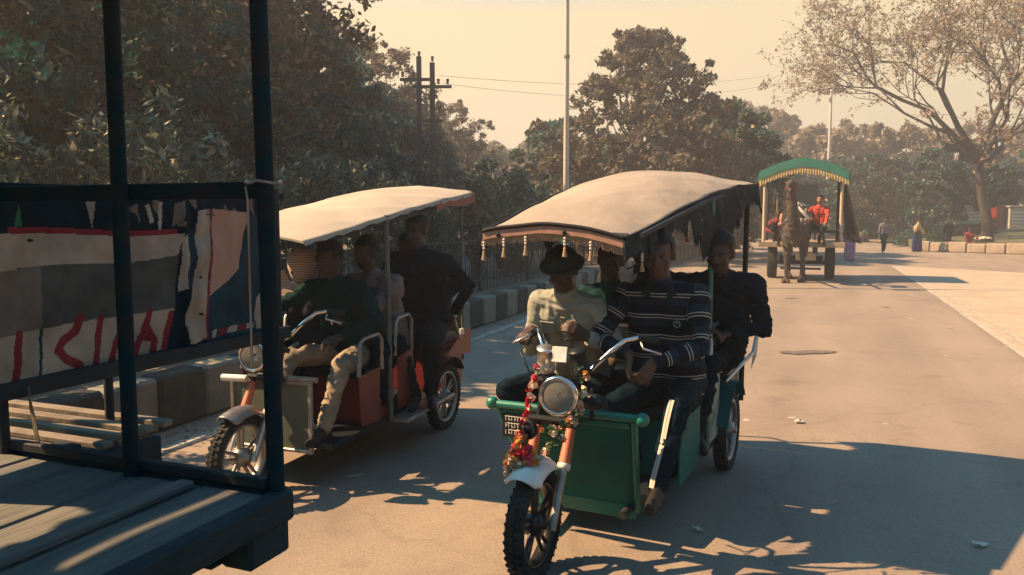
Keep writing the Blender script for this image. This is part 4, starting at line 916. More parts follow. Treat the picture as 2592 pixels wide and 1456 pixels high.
def person(label, fr, th, base, pelvis, neck, fwd, hA, hB, fA, fB, look, top, bot, sk, shoe=None, shoeup=None, h=1.7, voxel=.012, cat='person', grp=None, eA=(-1, .3, -.6), eB=(1, .3, -.6), kA=(-.25, -1, .5), kB=(.25, -1, .5),
           hatm=None, hair=True, mous=False, skirt=None, wr=.006, fat=1.0, tilt=0, curlA=.5, curlB=.5, palmA=None, palmB=None, shawl=None, hdirA=None, hdirB=None, toeA=None, toeB=None, face=True):
    """fr, th: the vehicle's origin and heading; all points in its coordinates. A is the picture's left side, B its right."""
    k = h / 1.7; bs = Vector((base[0], base[1], base[2] if len(base) > 2 else 0)); V = lambda p: Vector(p) - bs
    pe, ne = V(pelvis), V(neck); up = (ne - pe).normalized(); fw = Vector(fwd); fw = (fw - up * fw.dot(up)).normalized(); sv = up.cross(fw); B = Body(); SK, TP, BT, SH = 0, 1, 2, 3
    sh = [ne - up * .062 * k - sv * .172 * k * fat ** .55, ne - up * .062 * k + sv * .172 * k * fat ** .55]; hp = [pe - sv * .09 * k, pe + sv * .09 * k]
    L = (ne - pe).length
    # torso
    for sx in (-1, 1):
        B.rc(pe + sv * sx * .075 * k * fat + up * .05 * k, pe + up * L * .45 + sv * sx * .065 * k * fat, .105 * k * fat, .10 * k * fat, TP, -1)
        B.rc(pe + up * L * .45 + sv * sx * .065 * k * fat, pe + up * L * .8 + sv * sx * .085 * k, .10 * k * fat, .10 * k, TP, -1)
        B.rc(ne - up * .065 * k, sh[(sx + 1) // 2] - sv * sx * .02, .078 * k, .06 * k, TP, -1); B.rc(ne - up * .02 * k + sv * sx * .02 * k, sh[(sx + 1) // 2], .05 * k, .05 * k, TP, -1); B.rc(ne - up * .16 * k + sv * sx * .06 * k + fw * .02 * k, sh[(sx + 1) // 2] - up * .07 * k - sv * sx * .03 * k, .09 * k, .07 * k, TP, -1)
    B.rc(pe - up * .02 * k - sv * .06 * k, pe - up * .02 * k + sv * .06 * k, .108 * k * fat, .108 * k * fat, BT, 0)
    # neck and head
    lk = Vector(look).normalized(); hc = ne + up * .09 * k + lk * .035 * k + Vector((0, 0, .075 * k)); B.rc(ne - up * .03 * k, hc - Vector((0, 0, .06 * k)) - lk * .015 * k, .055 * k, .05 * k, SK)
    B.rc(ne - up * .02 * k, ne + up * .012 * k + fw * .01 * k, .068 * k, .062 * k, TP, -1)
    hu = (Vector((0, 0, 1)) + up * .35); hu = (hu - lk * hu.dot(lk)).normalized(); hr = hu.cross(lk); hu = Matrix.Rotation(tilt, 3, lk) @ hu; hr = hu.cross(lk); HM = Matrix((hr, lk, hu)).transposed()
    def H(x, y, z): return hc + HM @ Vector((x * k, y * k, z * k))
    B.el(H(0, -.012, .03), (.074 * k, .094 * k, .088 * k), SK, HM); B.el(H(0, .018, -.03), (.060 * k, .068 * k, .085 * k), SK, HM); B.el(H(0, .045, -.085), (.036 * k, .034 * k, .026 * k), SK, HM)
    if face:
        B.rc(H(0, .085, .012), H(0, .104, -.028), .009 * k, .0135 * k, SK, n=8); B.rc(H(-.018, .086, -.034), H(.018, .086, -.034), .008 * k, .008 * k, SK, n=8)
        for sx in (-1, 1): B.rc(H(sx * .012, .084, .028), H(sx * .045, .070, .026), .012 * k, .009 * k, SK, n=8); B.el(H(sx * .076, -.005, -.005), (.012 * k, .022 * k, .032 * k), SK, HM); B.el(H(sx * .038, .055, -.035), (.024 * k, .022 * k, .024 * k), SK, HM)
        B.rc(H(-.020, .080, -.060), H(.020, .080, -.060), .0085 * k, .0085 * k, SK, n=8)
    # arms
    out = []
    for i, (hd, eh, cu, pl, hdr) in enumerate(((hA, eA, curlA, palmA, hdirA), (hB, eB, curlB, palmB, hdirB))):
        el_, wr_ = ik(sh[i], V(hd), .285 * k, .255 * k, Vector(eh)); B.rc(sh[i], sh[i].lerp(el_, .4), .055 * k * fat ** .5, .055 * k * fat ** .5, TP, .04); B.rc(sh[i], el_, .05 * k * fat ** .5, .046 * k, TP, .04)
        fd = (wr_ - el_).normalized(); B.rc(el_, wr_ - fd * .03 * k, .046 * k, .034 * k, TP, .32); B.rc(el_ + fd * .1, wr_, .027 * k, .024 * k, SK)
        pn = Vector(pl) if pl else Vector((0, 0, -1)) + sv * (.5 if i == 0 else -.5); hand(B, wr_, Vector(hdr) if hdr else fd, pn, cu, SK, k, side=(1 if i == 0 else -1)); out.append((el_, wr_))
    # legs
    if skirt is None:
        for i, (ft, kh, to) in enumerate(((fA, kA, toeA), (fB, kB, toeB))):
            kn, an = ik(hp[i], V(ft), .43 * k, .43 * k, Vector(kh)); B.rc(hp[i], kn, .088 * k * fat ** .5, .062 * k, BT); sd = (an - kn).normalized(); B.rc(kn, an - sd * .02, .06 * k, .046 * k, BT); B.rc(an - sd * .03, an, .034 * k, .034 * k, SK)
            tdir = Vector(to).normalized() if to else (Vector((fw.x, fw.y, 0)).normalized()); he = an - tdir * .04 * k - Vector((0, 0, .03 * k))
            B.rc(he, an + tdir * .12 * k - Vector((0, 0, .042 * k)), .037 * k, .036 * k, SH, n=10); B.rc(an + tdir * .02, an + tdir * .16 * k - Vector((0, 0, .045 * k)), .034 * k, .028 * k, SH, n=10)
    else:
        for sx in (-1, 0, 1): B.rc(pe + sv * sx * .07, Vector((pe.x, pe.y, .10)) + sv * sx * skirt, .12, .085, BT)
        for sx in (-1, 1): B.rc(Vector((pe.x, pe.y, .035)) + sv * sx * .09 - fw * .04, Vector((pe.x, pe.y, .03)) + sv * sx * .1 + fw * .13, .035, .03, SH)
    ob = B.fuse('person', [sk, top, bot, shoe or C_shoe], voxel, None, l2w(fr, th, (bs.x, bs.y, bs.z)), -R(th), 3 if voxel < .01 else 2, wr, (TP, BT), 9, hash(label) % 97)
    tag(ob, label, cat, grp)
    if face and voxel < .015:
        for sx in (-1, 1): MB().sph(H(sx * .030, .078, .006), (.011 * k, .008 * k, .007 * k), 8, 6, rot=HM).build('eye', M_eye, ob)
    if hair:
        b = MB(); b.sph((0, 0, 0), (1, 1, 1), 28, 20); vs = []; kp = []
        for v in b.v:
            q = Vector(v); y = q.y; z = q.z; p = Vector((q.x * .082, q.y * .101 - .016, q.z * .094 + .040)); p *= 1 + .03 * noise.noise(Vector(v) * 6)
            kp.append(not ((p.y > .030 and p.z < .062) or (p.z < -.045) or (p.y > -.01 and p.z < .0))); vs.append(tuple(H(*p)))
        b2 = MB(); b2.add(vs, [f for f in b.f if all(kp[i] for i in f)], 0, True); b2.build('hair', hair if not isinstance(hair, bool) else M_hair, ob)
    if mous: MB().tube([H(-.032, .088, -.050), H(-.015, .098, -.044), H(0, .100, -.042), H(.015, .098, -.044), H(.032, .088, -.050)], [.004 * k, .008 * k, .007 * k, .008 * k, .004 * k], 8).build('moustache', M_hair, ob)
    if hatm:
        b = MB(); c = H(0, -.008, .055); ax = (HM @ Vector((0, .10, 1))).normalized()
        b.lathe([(.0, .068), (.05, .062), (.08, .04), (.09, .01), (.092, 0), (.108, -.008), (.122, -.022), (.122, -.026), (.108, -.013), (.088, -.006), (.086, 0)], c, ax, 32); b.build('hat', hatm, ob)
    ob['_j'] = 0; del ob['_j']
    return ob, dict(H=H, HM=HM, arms=out, ne=ne, pe=pe, up=up, fw=fw, sv=sv, sh=sh, hc=hc, k=k)
M_eye = mat('eye_dark', (.05, .04, .035), .2)
C_hat = cloth('dark_hat_cloth', (.03, .05, .05))
A_ = ((.105, 3.62, 0), 26); B_ = ((-1.62, 4.65, 0), 20); W_ = ((0, 0, 0), 0)
# --- near rickshaw
dr, J = person('driver of the near green rickshaw in pale open denim shirt and brimmed hat', *A_, (-.15, 1.0, 0), (-.17, 1.04, .74), (-.14, .72, 1.27), (0, -1, 0), (-.27, .56, 1.09), (.02, .62, 1.06),
    (-.30, .84, .36), (.0, .86, .36), (.1, -.85, -.36), C_denim, C_blacktr, SK2, voxel=.0062, hatm=C_hat, eA=(-.35, .5, -1), eB=(.5, .5, -.8), kA=(-.75, -1, .7), kB=(.2, -1, .8), curlA=1.15, curlB=.6, palmA=(.0, -.2, -1), palmB=(-1, -.2, .3), hdirA=(.05, -1, -.25), hdirB=(-.5, -.6, .5), wr=.005)
c_ = MB()  # open collar and undershirt
for sx in (-1, 1):
    p0 = J['ne'] + J['sv'] * sx * .055 + J['fw'] * .045 + Vector((0, 0, .03)); c_.add([p0 - J['fw'] * .06 + Vector((0, 0, .01)), p0, p0 + J['fw'] * .035 - J['up'] * .085 + J['sv'] * sx * .012, p0 + J['sv'] * sx * .05 - J['up'] * .05 + J['fw'] * .012], [(0, 1, 2, 3), (3, 2, 1, 0)])
c_.build('collar', C_denim, dr)
plk = MB()
for i in range(8):
    t = i / 7; plk.box(J['ne'] - J['up'] * (.10 + .36 * t) + J['fw'] * (.112 + .012 * math.sin(3 * t)) + J['sv'] * .012, (.03, .006, .058), rot=Matrix((J['sv'], J['fw'], J['up'])).transposed(), ch=.002)
plk.build('placket', C_denim, dr)
for e_, w_ in J['arms']:
    MB().tube([w_ - (w_ - e_).normalized() * .055, w_ - (w_ - e_).normalized() * .02], [.043, .041], 14).build('cuff', C_denim, dr)
for i in range(3): MB().sph(J['ne'] + J['fw'] * (.105 + .012 * i) - J['up'] * (.14 + .1 * i) + J['sv'] * .01, .006, 8, 6).build('button', M_white, dr)
b_ = MB(); pk = J['ne'] - J['up'] * .16 - J['sv'] * .09 + J['fw'] * .112; b_.box(pk, (.085, .008, .085), rot=Matrix((J['sv'], J['fw'], J['up'])).transposed()); b_.build('breast_pocket', C_denim, dr)
st, J = person('passenger in striped navy sweater, hands clasped, on the front seat of the near rickshaw', *A_, (.34, 1.0, 0), (.36, 1.02, .74), (.36, .82, 1.34), (.05, -1, 0), (.27, .58, .985), (.39, .58, .955),
    (.22, .88, .36), (.47, .42, .36), (.12, -1, -.20), C_stripe, C_blacktr, SK1, voxel=.0066, fat=1.16, eA=(-1, .1, -.5), eB=(1, .25, -.6), kA=(-.25, -1, .8), kB=(.35, -1, .9), curlA=.75, curlB=.8, palmA=(1, .3, -.5), palmB=(-1, .3, -.5), hdirA=(.1, -.55, -.8), hdirB=(-.35, -.65, -.65), wr=.006, h=1.74)
c_ = MB()
for sx in (-1, 1):
    p0 = J['ne'] + J['sv'] * sx * .05 + J['fw'] * .055 + Vector((0, 0, .02)); c_.add([p0 - J['fw'] * .05 + Vector((0, 0, .015)), p0, p0 + J['fw'] * .045 - J['up'] * .09 - J['sv'] * sx * .01, p0 + J['sv'] * sx * .045 - J['up'] * .045 + J['fw'] * .02], [(0, 1, 2, 3), (3, 2, 1, 0)])
c_.build('collar', C_olive, st)
em = MB(); pc = J['ne'] - J['up'] * .17 + J['sv'] * .10 + J['fw'] * .135; em.lathe([(.013, 0), (.020, 0), (.020, .003), (.013, .003)], pc, J['fw'], 18)
em.lathe([(.0, .002), (.006, .002), (.0, .006)], pc + J['up'] * .004, J['fw'], 10); em.build('chest_emblem', mat('emblem_thread', (.25, .25, .2), .8), st)
kn_, an_ = ik(J['pe'] + J['sv'] * .09, Vector((.47 - .34, .42 - 1.0, .36)), .44, .44, Vector((.35, -1, .9)))
def piping(ob, a, b, off, m):
    x = (b - a).normalized(); o1 = Vector(off); o1 = (o1 - x * o1.dot(x)).normalized(); y = x.cross(o1); v = []
    n = 14
    for i in range(n + 1):
        t = i / n; r = .066 - .012 * t + .004 * math.sin(9 * t); p = a.lerp(b, t) + o1 * r; v += [p - y * .007, p + y * .007, p + y * .007 - o1 * .006, p - y * .007 - o1 * .006]
    bb = MB(); bb.add(v, [(4 * i, 4 * i + 1, 4 * i + 5, 4 * i + 4) for i in range(n)] + [(4 * i + 4, 4 * i + 5, 4 * i + 1, 4 * i) for i in range(n)]); bb.build('trouser_piping', m, ob)
M_pipe = mat('pale_piping', (.5, .46, .40), .8)
piping(st, kn_, an_, (-.55, -1, .2), M_pipe); piping(st, kn_, an_, (-.25, -1, .2), M_pipe)
dk, J = person('passenger in black jacket leaning out of the right side of the near rickshaw', *A_, (.42, 1.8, 0), (.34, 1.92, .80), (.50, 1.62, 1.33), (.55, -1, 0), (.40, 1.50, 1.02), (.56, 1.62, .98), (.34, 1.40, .36), (.42, 1.46, .36), (-.1, -1, -.25), C_black, C_blacktr, SK2,
    voxel=.010, fat=1.5, eA=(-.5, -.3, -1), eB=(1, .9, -.45), kA=(.1, -1, .8), kB=(.25, -1, .8), wr=.012, h=1.76, curlB=1.0)
person('dim passenger in dark clothes on the middle bench behind the hatted driver', *A_, (-.15, 1.5, 0), (-.15, 1.5, .72), (-.12, 1.42, 1.26), (0, -1, 0), (-.25, 1.15, .85), (.0, 1.15, .85), (-.2, 1.3, .36), (-.02, 1.3, .36), (.2, -1, -.1), C_olive, C_blacktr, SK2, voxel=.013)
person('dim passenger in navy jacket on the rear bench of the near rickshaw', *A_, (-.1, 2.1, 0), (-.1, 2.14, .8), (-.1, 2.05, 1.33), (0, -1, 0), (-.25, 1.75, .88), (.05, 1.75, .88), (-.2, 1.72, .36), (0, 1.72, .36), (-.2, -1, -.1), C_navy, C_blacktr, SK1, voxel=.013)
# --- left rickshaw
sc_, J = person('driver of the left red rickshaw in dark shirt and khaki trousers, bending forward', *B_, (.15, 1.0, 0), (.16, 1.02, .74), (.17, .80, 1.26), (0, -1, 0), (-.12, .50, 1.07), (.34, .58, .92), (-.10, .44, .36), (.30, .42, .34), (-.25, -1, -.25), C_olive, C_khaki, SK2,
    voxel=.009, kA=(-.5, -1, .8), kB=(.35, -1, .9), eA=(-1, .2, -.4), eB=(1, .1, -.5), curlA=1.1, palmA=(0, -.2, -1), fat=1.1, wr=.009)
sf, J = person('passenger with a striped pale head scarf at the left of the red rickshaw', *B_, (-.24, 1.05, 0), (-.25, 1.12, .72), (-.16, .95, 1.20), (0, -1, 0), (-.35, .72, .88), (-.15, .72, .88), (-.3, .75, .36), (-.18, .75, .36), (-.2, -1, -.2), C_navy, C_blacktr, SK2, voxel=.012, hair=False)
M_scarf = mat('striped_scarf', (.62, .55, .45), .9, bump=.3, bscale=20)
def _scarf():
    n = M_scarf.node_tree; b = n.nodes['Principled BSDF']; w_ = n.nodes.new('ShaderNodeTexWave'); w_.bands_direction = 'Z'; w_.inputs['Scale'].default_value = 26; w_.inputs['Distortion'].default_value = 1.5; t = n.nodes.new('ShaderNodeTexCoord'); r = n.nodes.new('ShaderNodeValToRGB')
    r.color_ramp.elements[0].color = (.30, .06, .06, 1); r.color_ramp.elements[1].color = (.66, .58, .47, 1); r.color_ramp.elements[0].position = .2; r.color_ramp.elements[1].position = .35
    n.links.new(t.outputs['Object'], w_.inputs['Vector']); n.links.new(w_.outputs['Fac'], r.inputs[0]); n.links.new(r.outputs[0], b.inputs['Base Color'])
_scarf()
b = MB(); b.sph((0, 0, 0), (1, 1, 1), 26, 18); vs = []
for v in b.v:
    q = Vector(v); p = Vector((q.x * .10, q.y * .115 - .01, q.z * .12 + .02 - (.05 * max(0, -q.z)))) ; p *= 1 + .10 * noise.noise(q * 3.5); vs.append(tuple(J['H'](*p)))
c = MB(); c.add(vs, b.f, 0, True); p = J['H'](-.05, .09, -.09); c.add([p, p + Vector((-.11, -.05, .02)), p + Vector((-.06, -.06, -.11)), p + Vector((.05, -.02, -.10)), p + Vector((-.02, -.03, .08))], [(0, 1, 2, 3), (3, 2, 1, 0), (0, 4, 1), (1, 4, 0)]); c.build('head_scarf', M_scarf, sf)
pk, J = person('passenger in dusty pink shirt behind the driver of the left rickshaw', *B_, (.22, 1.3, 0), (.24, 1.36, .74), (.24, 1.16, 1.28), (0, -1, 0), (.12, .86, 1.02), (.08, .92, 1.05), (.15, 1.05, .36), (.35, 1.05, .36), (-.2, -1, -.2), C_pink, C_blacktr, SK2,
    voxel=.010, eA=(-1, -.2, -.6), eB=(1, -.2, -.6), wr=.009, fat=1.08)
rs, J = person('dim passenger with a bright red scarf beside the middle post of the left rickshaw', *B_, (.28, 1.8, 0), (.22, 1.95, .75), (.22, 1.82, 1.29), (0, -1, 0), (.1, 1.55, .9), (.3, 1.55, .9), (.1, 1.5, .36), (.3, 1.5, .36), (-.2, -1, -.1), C_blacktr, C_blacktr, SK2, voxel=.012)
c = MB(); ne = J['ne']; c.tube([ne + Vector((.075 * math.cos(a * .52), .075 * math.sin(a * .52), .03 + .01 * math.sin(a))) for a in range(12)], .028, 8, closed=True); c.add([ne + Vector((-.12, -.13, .0)), ne + Vector((.10, -.10, .075)), ne + Vector((.02, -.13, -.06)), ne + Vector((-.08, -.14, -.10))], [(0, 1, 2, 3), (3, 2, 1, 0)]); c.build('scarf', mat('bright_red_scarf', (.75, .02, .05), .7), rs)
bd, J = person('man in dark sweater with a wristwatch perched on the side of the left rickshaw', *B_, (.45, 1.6, 0), (.36, 1.72, .84), (.40, 1.60, 1.42), (.25, -1, 0), (.30, 1.32, 1.17), (.56, 1.86, .93), (.46, 1.38, .36), (.56, 1.46, .36), (-.15, -1, -.12), C_black, C_jean, SK2,
    voxel=.0085, fat=1.12, eA=(-1, .2, -.7), eB=(.9, .5, .0), kA=(.1, -1, .5), kB=(.4, -1, .4), wr=.008, h=1.76, curlB=1.0, toeA=(.3, -1, 0), toeB=(.5, -1, 0))
wv = J['arms'][1][1]; MB().lathe([(.028, -.012), (.031, -.012), (.031, .012), (.028, .012)], wv, (J['arms'][1][1] - J['arms'][1][0]), 16).build('wristwatch', M_chrome, bd)
# --- people on foot at the junction, right
def walker(label, x, y, top, bot, h=1.6, stride=.16, dirx=0, hA=(-.26, -.02, .72), hB=(.26, .05, .72), **k):
    s = h / 1.7; th = dirx
    return person(label, (x, y, 0), th, (0, 0, 0), (0, 0, .93 * s), (0, -.02, 1.44 * s), (0, -1, 0), tuple(q * s for q in hA), tuple(q * s for q in hB), (-.10, -stride, .085), (.10, stride, .085), (0, -1, -.05), top, bot, SK2, h=h, voxel=.018, wr=.008, kA=(0, -1, .1), kB=(0, -1, .1), **k)
walker('walking man in grey shirt, dark trousers and white shoes across the road', 16.5, 35.4, C_grey, C_jean, 1.58, shoe=C_shoew)
s1, J = walker('person in blue wrap and yellow shawl standing left of the clipped bush', 18.75, 36.9, C_blue, C_blue, 1.5, skirt=.16, hA=(-.10, -.25, 1.05), hB=(.12, -.25, 1.0))
b = MB()
for i in range(12):
    a = i / 11; p = J['ne'] + Vector((-.2 + .34 * a, -.17 - .03 * math.sin(a * 9), .08 - .50 * abs(a - .35))); b.sph(p + Vector((0, 0, -.10)), (.075, .07, .17 - .06 * a), 10, 8)
b.build('shawl', C_yellow, s1)
walker('man in dark clothes standing right of the clipped bush', 20.75, 38.0, C_black, C_jean, 1.55, stride=.05)
walker('person in dark top and lilac trousers walking behind the dark drape of the camel cart', 12.55, 29.6, C_blacktr, C_lilac, 1.62, stride=.12, skirt=.12)
walker('far person standing beside the tiny far rickshaw', 17.6, 55.0, C_grey, C_jean, 1.6)
se, J = person('person in maroon sitting on the stone kerb beside a dark basket', (21.0, 36.6, 0), 20, (0, 0, 0), (0, .15, .42), (0, .0, .92), (-.3, -1, 0), (-.22, -.3, .55), (.2, -.3, .55), (-.2, -.45, .09), (.12, -.45, .09), (-.3, -1, -.2), C_maroon, C_maroon, SK2, h=1.5, voxel=.018, kA=(-.3, -1, 1), kB=(.3, -1, 1))
bk = empty('basket', (21.9, 37.0, .45)); tag(bk, 'shallow dark basket of wares on the kerb beside the seated person', 'basket'); MB().lathe([(0, 0), (.3, 0), (.42, .16), (.44, .16), (.4, .02)], (0, 0, 0), (0, 0, 1), 20).build('tray', M_blackpl, bk)
b = MB(); g = random.Random(3)
for i in range(30): b.sph((g.uniform(-.28, .28), g.uniform(-.25, .25), .15 + g.uniform(0, .06)), g.uniform(.04, .07), 7, 5)
b.build('wares', M_fl[1], bk)['kind'] = 'stuff'

# ------------------------------------------------------------------ camels and the camel cart
M_camel = mat('camel_hide', (.065, .046, .036), .9, col2=(.028, .022, .02), scale=3, detail=8, bump=.5, bscale=30)
def camel():
    B = Body(); r = B.rc
    r((0, .05, 1.32), (0, .65, 1.38), .30, .33, 0); r((0, .65, 1.38), (0, 1.25, 1.40), .33, .27, 0); r((0, .0, 1.05), (0, .35, 1.12), .14, .2, 0)
    r((0, .55, 1.62), (0, .75, 1.72), .22, .17, 0); r((0, .68, 1.75), (0, .70, 1.86), .14, .09, 0)
    r((0, -.05, 1.30), (0, -.45, 1.22), .20, .15, 0); r((0, -.45, 1.22), (-.06, -.70, 1.42), .18, .155, 0); r((-.06, -.70, 1.42), (-.12, -.80, 1.85), .155, .13, 0); r((-.12, -.80, 1.85), (-.15, -.80, 2.25), .13, .105, 0)
    r((-.15, -.78, 2.34), (-.16, -.98, 2.42), .125, .11, 0); r((-.16, -.98, 2.42), (-.17, -1.22, 2.44), .10, .085, 0); r((-.16, -1.0, 2.36), (-.17, -1.2, 2.35), .08, .07, 0); r((-.17, -1.22, 2.31), (-.17, -1.27, 2.27), .055, .045, 0); r((-.16, -1.0, 2.28), (-.17, -1.2, 2.24), .05, .035, 0)
    for sx in (-1, 1): r((-.15 + sx * .09, -.72, 2.43), (-.15 + sx * .14, -.68, 2.50), .035, .018, 0); r((-.15 + sx * .07, -.9, 2.42), (-.15 + sx * .07, -.93, 2.42), .035, .03, 0)
    # legs: (hip, knee, fetlock, foot)
    for pts, rs in ((((-.20, .08, 1.15), (-.21, -.02, .70), (-.22, -.12, .16), (-.22, -.18, .05)), (.15, .085, .05)), (((.19, .10, 1.15), (.18, .12, .68), (.16, .16, .16), (.16, .10, .05)), (.15, .085, .05)),
                    (((-.19, 1.28, 1.25), (-.19, 1.05, .86), (-.17, 1.36, .62), (-.14, 1.20, .06)), (.21, .12, .05)), (((.19, 1.22, 1.25), (.19, 1.12, .86), (.20, 1.44, .60), (.22, 1.42, .06)), (.21, .12, .05))):
        a, b, c, d = map(Vector, pts)
        if pts[0][1] < 1: r(a, b, rs[0], .075, 0); r(b, b, .088, .088, 0); r(b, c, .065, .045, 0); r(c, d, .048, .06, 0)
        else: r(a, b, rs[0], rs[1], 0); r(b, c, .095, .062, 0); r(c, c, .068, .068, 0); r(c, d + Vector((0, 0, .08)), .052, .045, 0)
        for t in (-.045, .045): r(d + Vector((t, .03, 0)), d + Vector((t * 1.2, -.09, -.005)), .058, .045, 0)
    r((0, 1.48, 1.4), (0, 1.58, 1.1), .04, .025, 0); r((0, 1.58, 1.1), (0, 1.57, .85), .025, .04, 0)
    root = empty('camel'); B.fuse('body', M_camel, .02, root, smooth=3, wr=.012, wreg=(0,), wscale=5)
    for sx in (-1, 1): MB().sph((-.16 + sx * .105, -.96, 2.46), .022, 8, 6).build('eye', M_eye, root)
    return root
cm = camel()
def harness(root):
    MB().tube([(-.15 + .13 * math.cos(a * .628), -1.06 + .02 * math.sin(a), 2.33 + .10 * math.sin(a * .628)) for a in range(10)], .014, 6, closed=True).build('halter', M_tassr, root)
    MB().tube([(-.28, -1.05, 2.3), (-.30, -.6, 1.9), (.1, .2, 1.75), (.5, 1.2, 1.75)], .012, 6).build('rein', M_slat, root)
    g = random.Random(8); b = MB()
    for i in range(46):
        a = g.uniform(0, 6.28); p = Vector((.10 + .16 * math.cos(a) + g.uniform(-.05, .05), -.22 + .14 * g.random(), 1.72 + .20 * math.sin(a) + g.uniform(-.06, .06)))
        b.sph(p, (g.uniform(.03, .07), .05, g.uniform(.03, .09)), 7, 5, mi=g.choice([0, 1, 1, 2, 2]))
    b.tube([(.02, -.3, 1.9), (.16, -.35, 1.75), (.28, -.3, 1.6)], [.03, .045, .03], 8, mi=0); b.build('harness_cloth', [M_white, M_blackpl, M_slat], root)
    c = MB(); c.lathe([(.34, -.08), (.37, -.06), (.38, 0), (.37, .06), (.34, .08)], (0, .35, 1.36), (0, 1, .1), 24); c.build('girth_strap', M_blackpl, root)
    d = MB(); d.sph((-.36, -.28, 1.62), (.05, .05, .13), 8, 6); d.sph((-.38, -.3, 1.48), (.06, .04, .05), 8, 6); d.build('side_tassel', M_peach, root)
CO = (7.80, 21.5, 0); CT = 20
p = l2w(CO, CT, (-.12, -1.6)); cm.location = p; cm.rotation_euler = (0, 0, -R(CT - 1)); used.add(cm.name)
c2 = copy_tree(cm); c2.location = (11.0, 39.6, 0); c2.rotation_euler = (0, 0, -R(14)); tag(c2, 'distant dark camel half hidden behind the rear end of the near rickshaw canopy', 'camel')
harness(cm); tag(cm, 'brown camel harnessed in front of the green canopied cart, head held high', 'camel')
def camel_cart():
    root = empty('camel_cart', CO, -R(CT)); tag(root, 'camel cart with arched green canopy, yellow pleated fringe and big rubber tyres', 'cart')
    for sx in (-1, 1):
        w_ = empty('wheel', (sx * .73, 0, .43), 0, root); t = MB(); t.lathe([(.24, -.09), (.30, -.115), (.40, -.12), (.425, -.09), (.43, -.04), (.43, .04), (.425, .09), (.40, .12), (.30, .115), (.24, .09)], (0, 0, 0), (1, 0, 0), 36)
        for i in range(36):
            q = i * math.pi / 18; t.box((0, .43 * math.sin(q), .43 * math.cos(q)), (.17, .03, .016), rot=Matrix.Rotation(-q, 3, 'X'), ch=.003)
        t.build('tyre', M_tyre, w_); MB().lathe([(0, -.06), (.07, -.06), (.09, -.02), (.24, -.05), (.245, 0), (.24, .05), (.09, .02), (.07, .06), (0, .06)], (0, 0, 0), (1, 0, 0), 24).build('rim', M_iron, w_)
    tubeobj('axle', [(-.73, 0, .43), (.73, 0, .43)], .045, M_iron, root); boxobj('axle_beam', (0, 0, .52), (1.1, .16, .2), M_beam, root); boxobj('cross_beam', (0, -.6, .30), (1.0, .08, .05), M_iron, root)
    for x in (-.35, .35): boxobj('chassis_beam', (x, 0, .80), (.10, 2.4, .16), M_beam, root); tubeobj('shaft', [(x * 1.6, -1.1, .92), (x * 1.35, -3.2, 1.25)], .035, M_beam, root)
    for i in range(7): boxobj('plank', (-.87 + i * .29, 0, .96), (.275, 2.5, .05), M_slatw, root, ch=.006)
    boxobj('front_edge_board', (0, -1.27, .95), (2.08, .05, .13), M_slatw, root); boxobj('pale_box', (.12, -.35, .62), (.5, .3, .22), M_white, root, ch=.02)
    for x in (-.93, .93):
        for y in (-1.0, 1.0): tubeobj('post', [(x, y, .98), (x, y, 2.75)], .04, M_postw if y < 0 else M_iron, root)
    boxobj('side_rail', (-.93, 0, 1.45), (.04, 2.0, .05), M_beam, root); boxobj('side_rail', (.93, 0, 1.45), (.04, 2.0, .05), M_beam, root)
    # arched canopy
    b = MB(); n = 24; vs = []; fs = []; ny = 10
    def arch(t): x = -1.08 + 2.16 * t; return x, 2.80 + .34 * (1 - abs(2 * t - 1) ** 1.7)
    for j in range(ny + 1):
        for i in range(n + 1): x, z = arch(i / n); vs.append((x, -1.12 + 2.2 * j / ny, z + .012 * math.sin(9 * i / n + j)))
    fs = [(j * (n + 1) + i, j * (n + 1) + i + 1, (j + 1) * (n + 1) + i + 1, (j + 1) * (n + 1) + i) for j in range(ny) for i in range(n)]
    b.add(vs, fs, 0, True); b.add([(x, y, z - .015) for x, y, z in vs], [f[::-1] for f in fs], 0, True); b.build('canopy_cloth', M_greencl, root)
    def skirt(name, z0, z1, m, y, amp, fq, bot=0):
        b = MB(); N = 180; vs = []
        for i in range(N + 1):
            x, z = arch(i / N); o = amp * math.sin(fq * i / N * 6.283)
            vs += [(x, y - .004, z + z0), (x, y - .012 - abs(o) * .5 + o, z + (z0 + z1) / 2), (x, y - .015 + o * 1.6, z + z1 * (1 + bot * math.sin(fq * i / N * 3.14 + 1)))]
        b.add(vs, [(3 * i + k, 3 * i + k + 1, 3 * i + k + 4, 3 * i + k + 3) for i in range(N) for k in range(2)] + [(3 * i + k + 3, 3 * i + k + 4, 3 * i + k + 1, 3 * i + k) for i in range(N) for k in range(2)], 0, True); b.build(name, m, root)
    skirt('green_valance', .01, -.22, M_greencl, -1.12, .0012, 5); skirt('pleated_fringe', -.19, -.37, M_yelfr, -1.108, .010, 34, .05)
    for s_ in (-1, 1):
        b = MB(); N = 60; vs = []
        for i in range(N + 1):
            y = -1.1 + 2.16 * i / N; vs += [(s_ * 1.085, y, 2.80), (s_ * (1.10 + .02 * math.sin(i)), y, 2.58)]
        b.add(vs, [(2 * i, 2 * i + 1, 2 * i + 3, 2 * i + 2) for i in range(N)] + [(2 * i + 2, 2 * i + 3, 2 * i + 1, 2 * i) for i in range(N)]); b.build('side_valance', M_greencl, root)
    # dark drape hanging on the right rear, patterned
    b = MB(); vs = []; ni, nj = 26, 26
    for j in range(nj + 1):
        for i in range(ni + 1):
            y = -.9 + 2.0 * i / ni; z = 2.66 - 1.7 * j / nj * (.92 + .08 * math.sin(i)); vs.append((1.0 + .10 * math.sin(i * .9) * (.3 + j / nj) + .32 * (j / nj) ** 1.2, y, z))
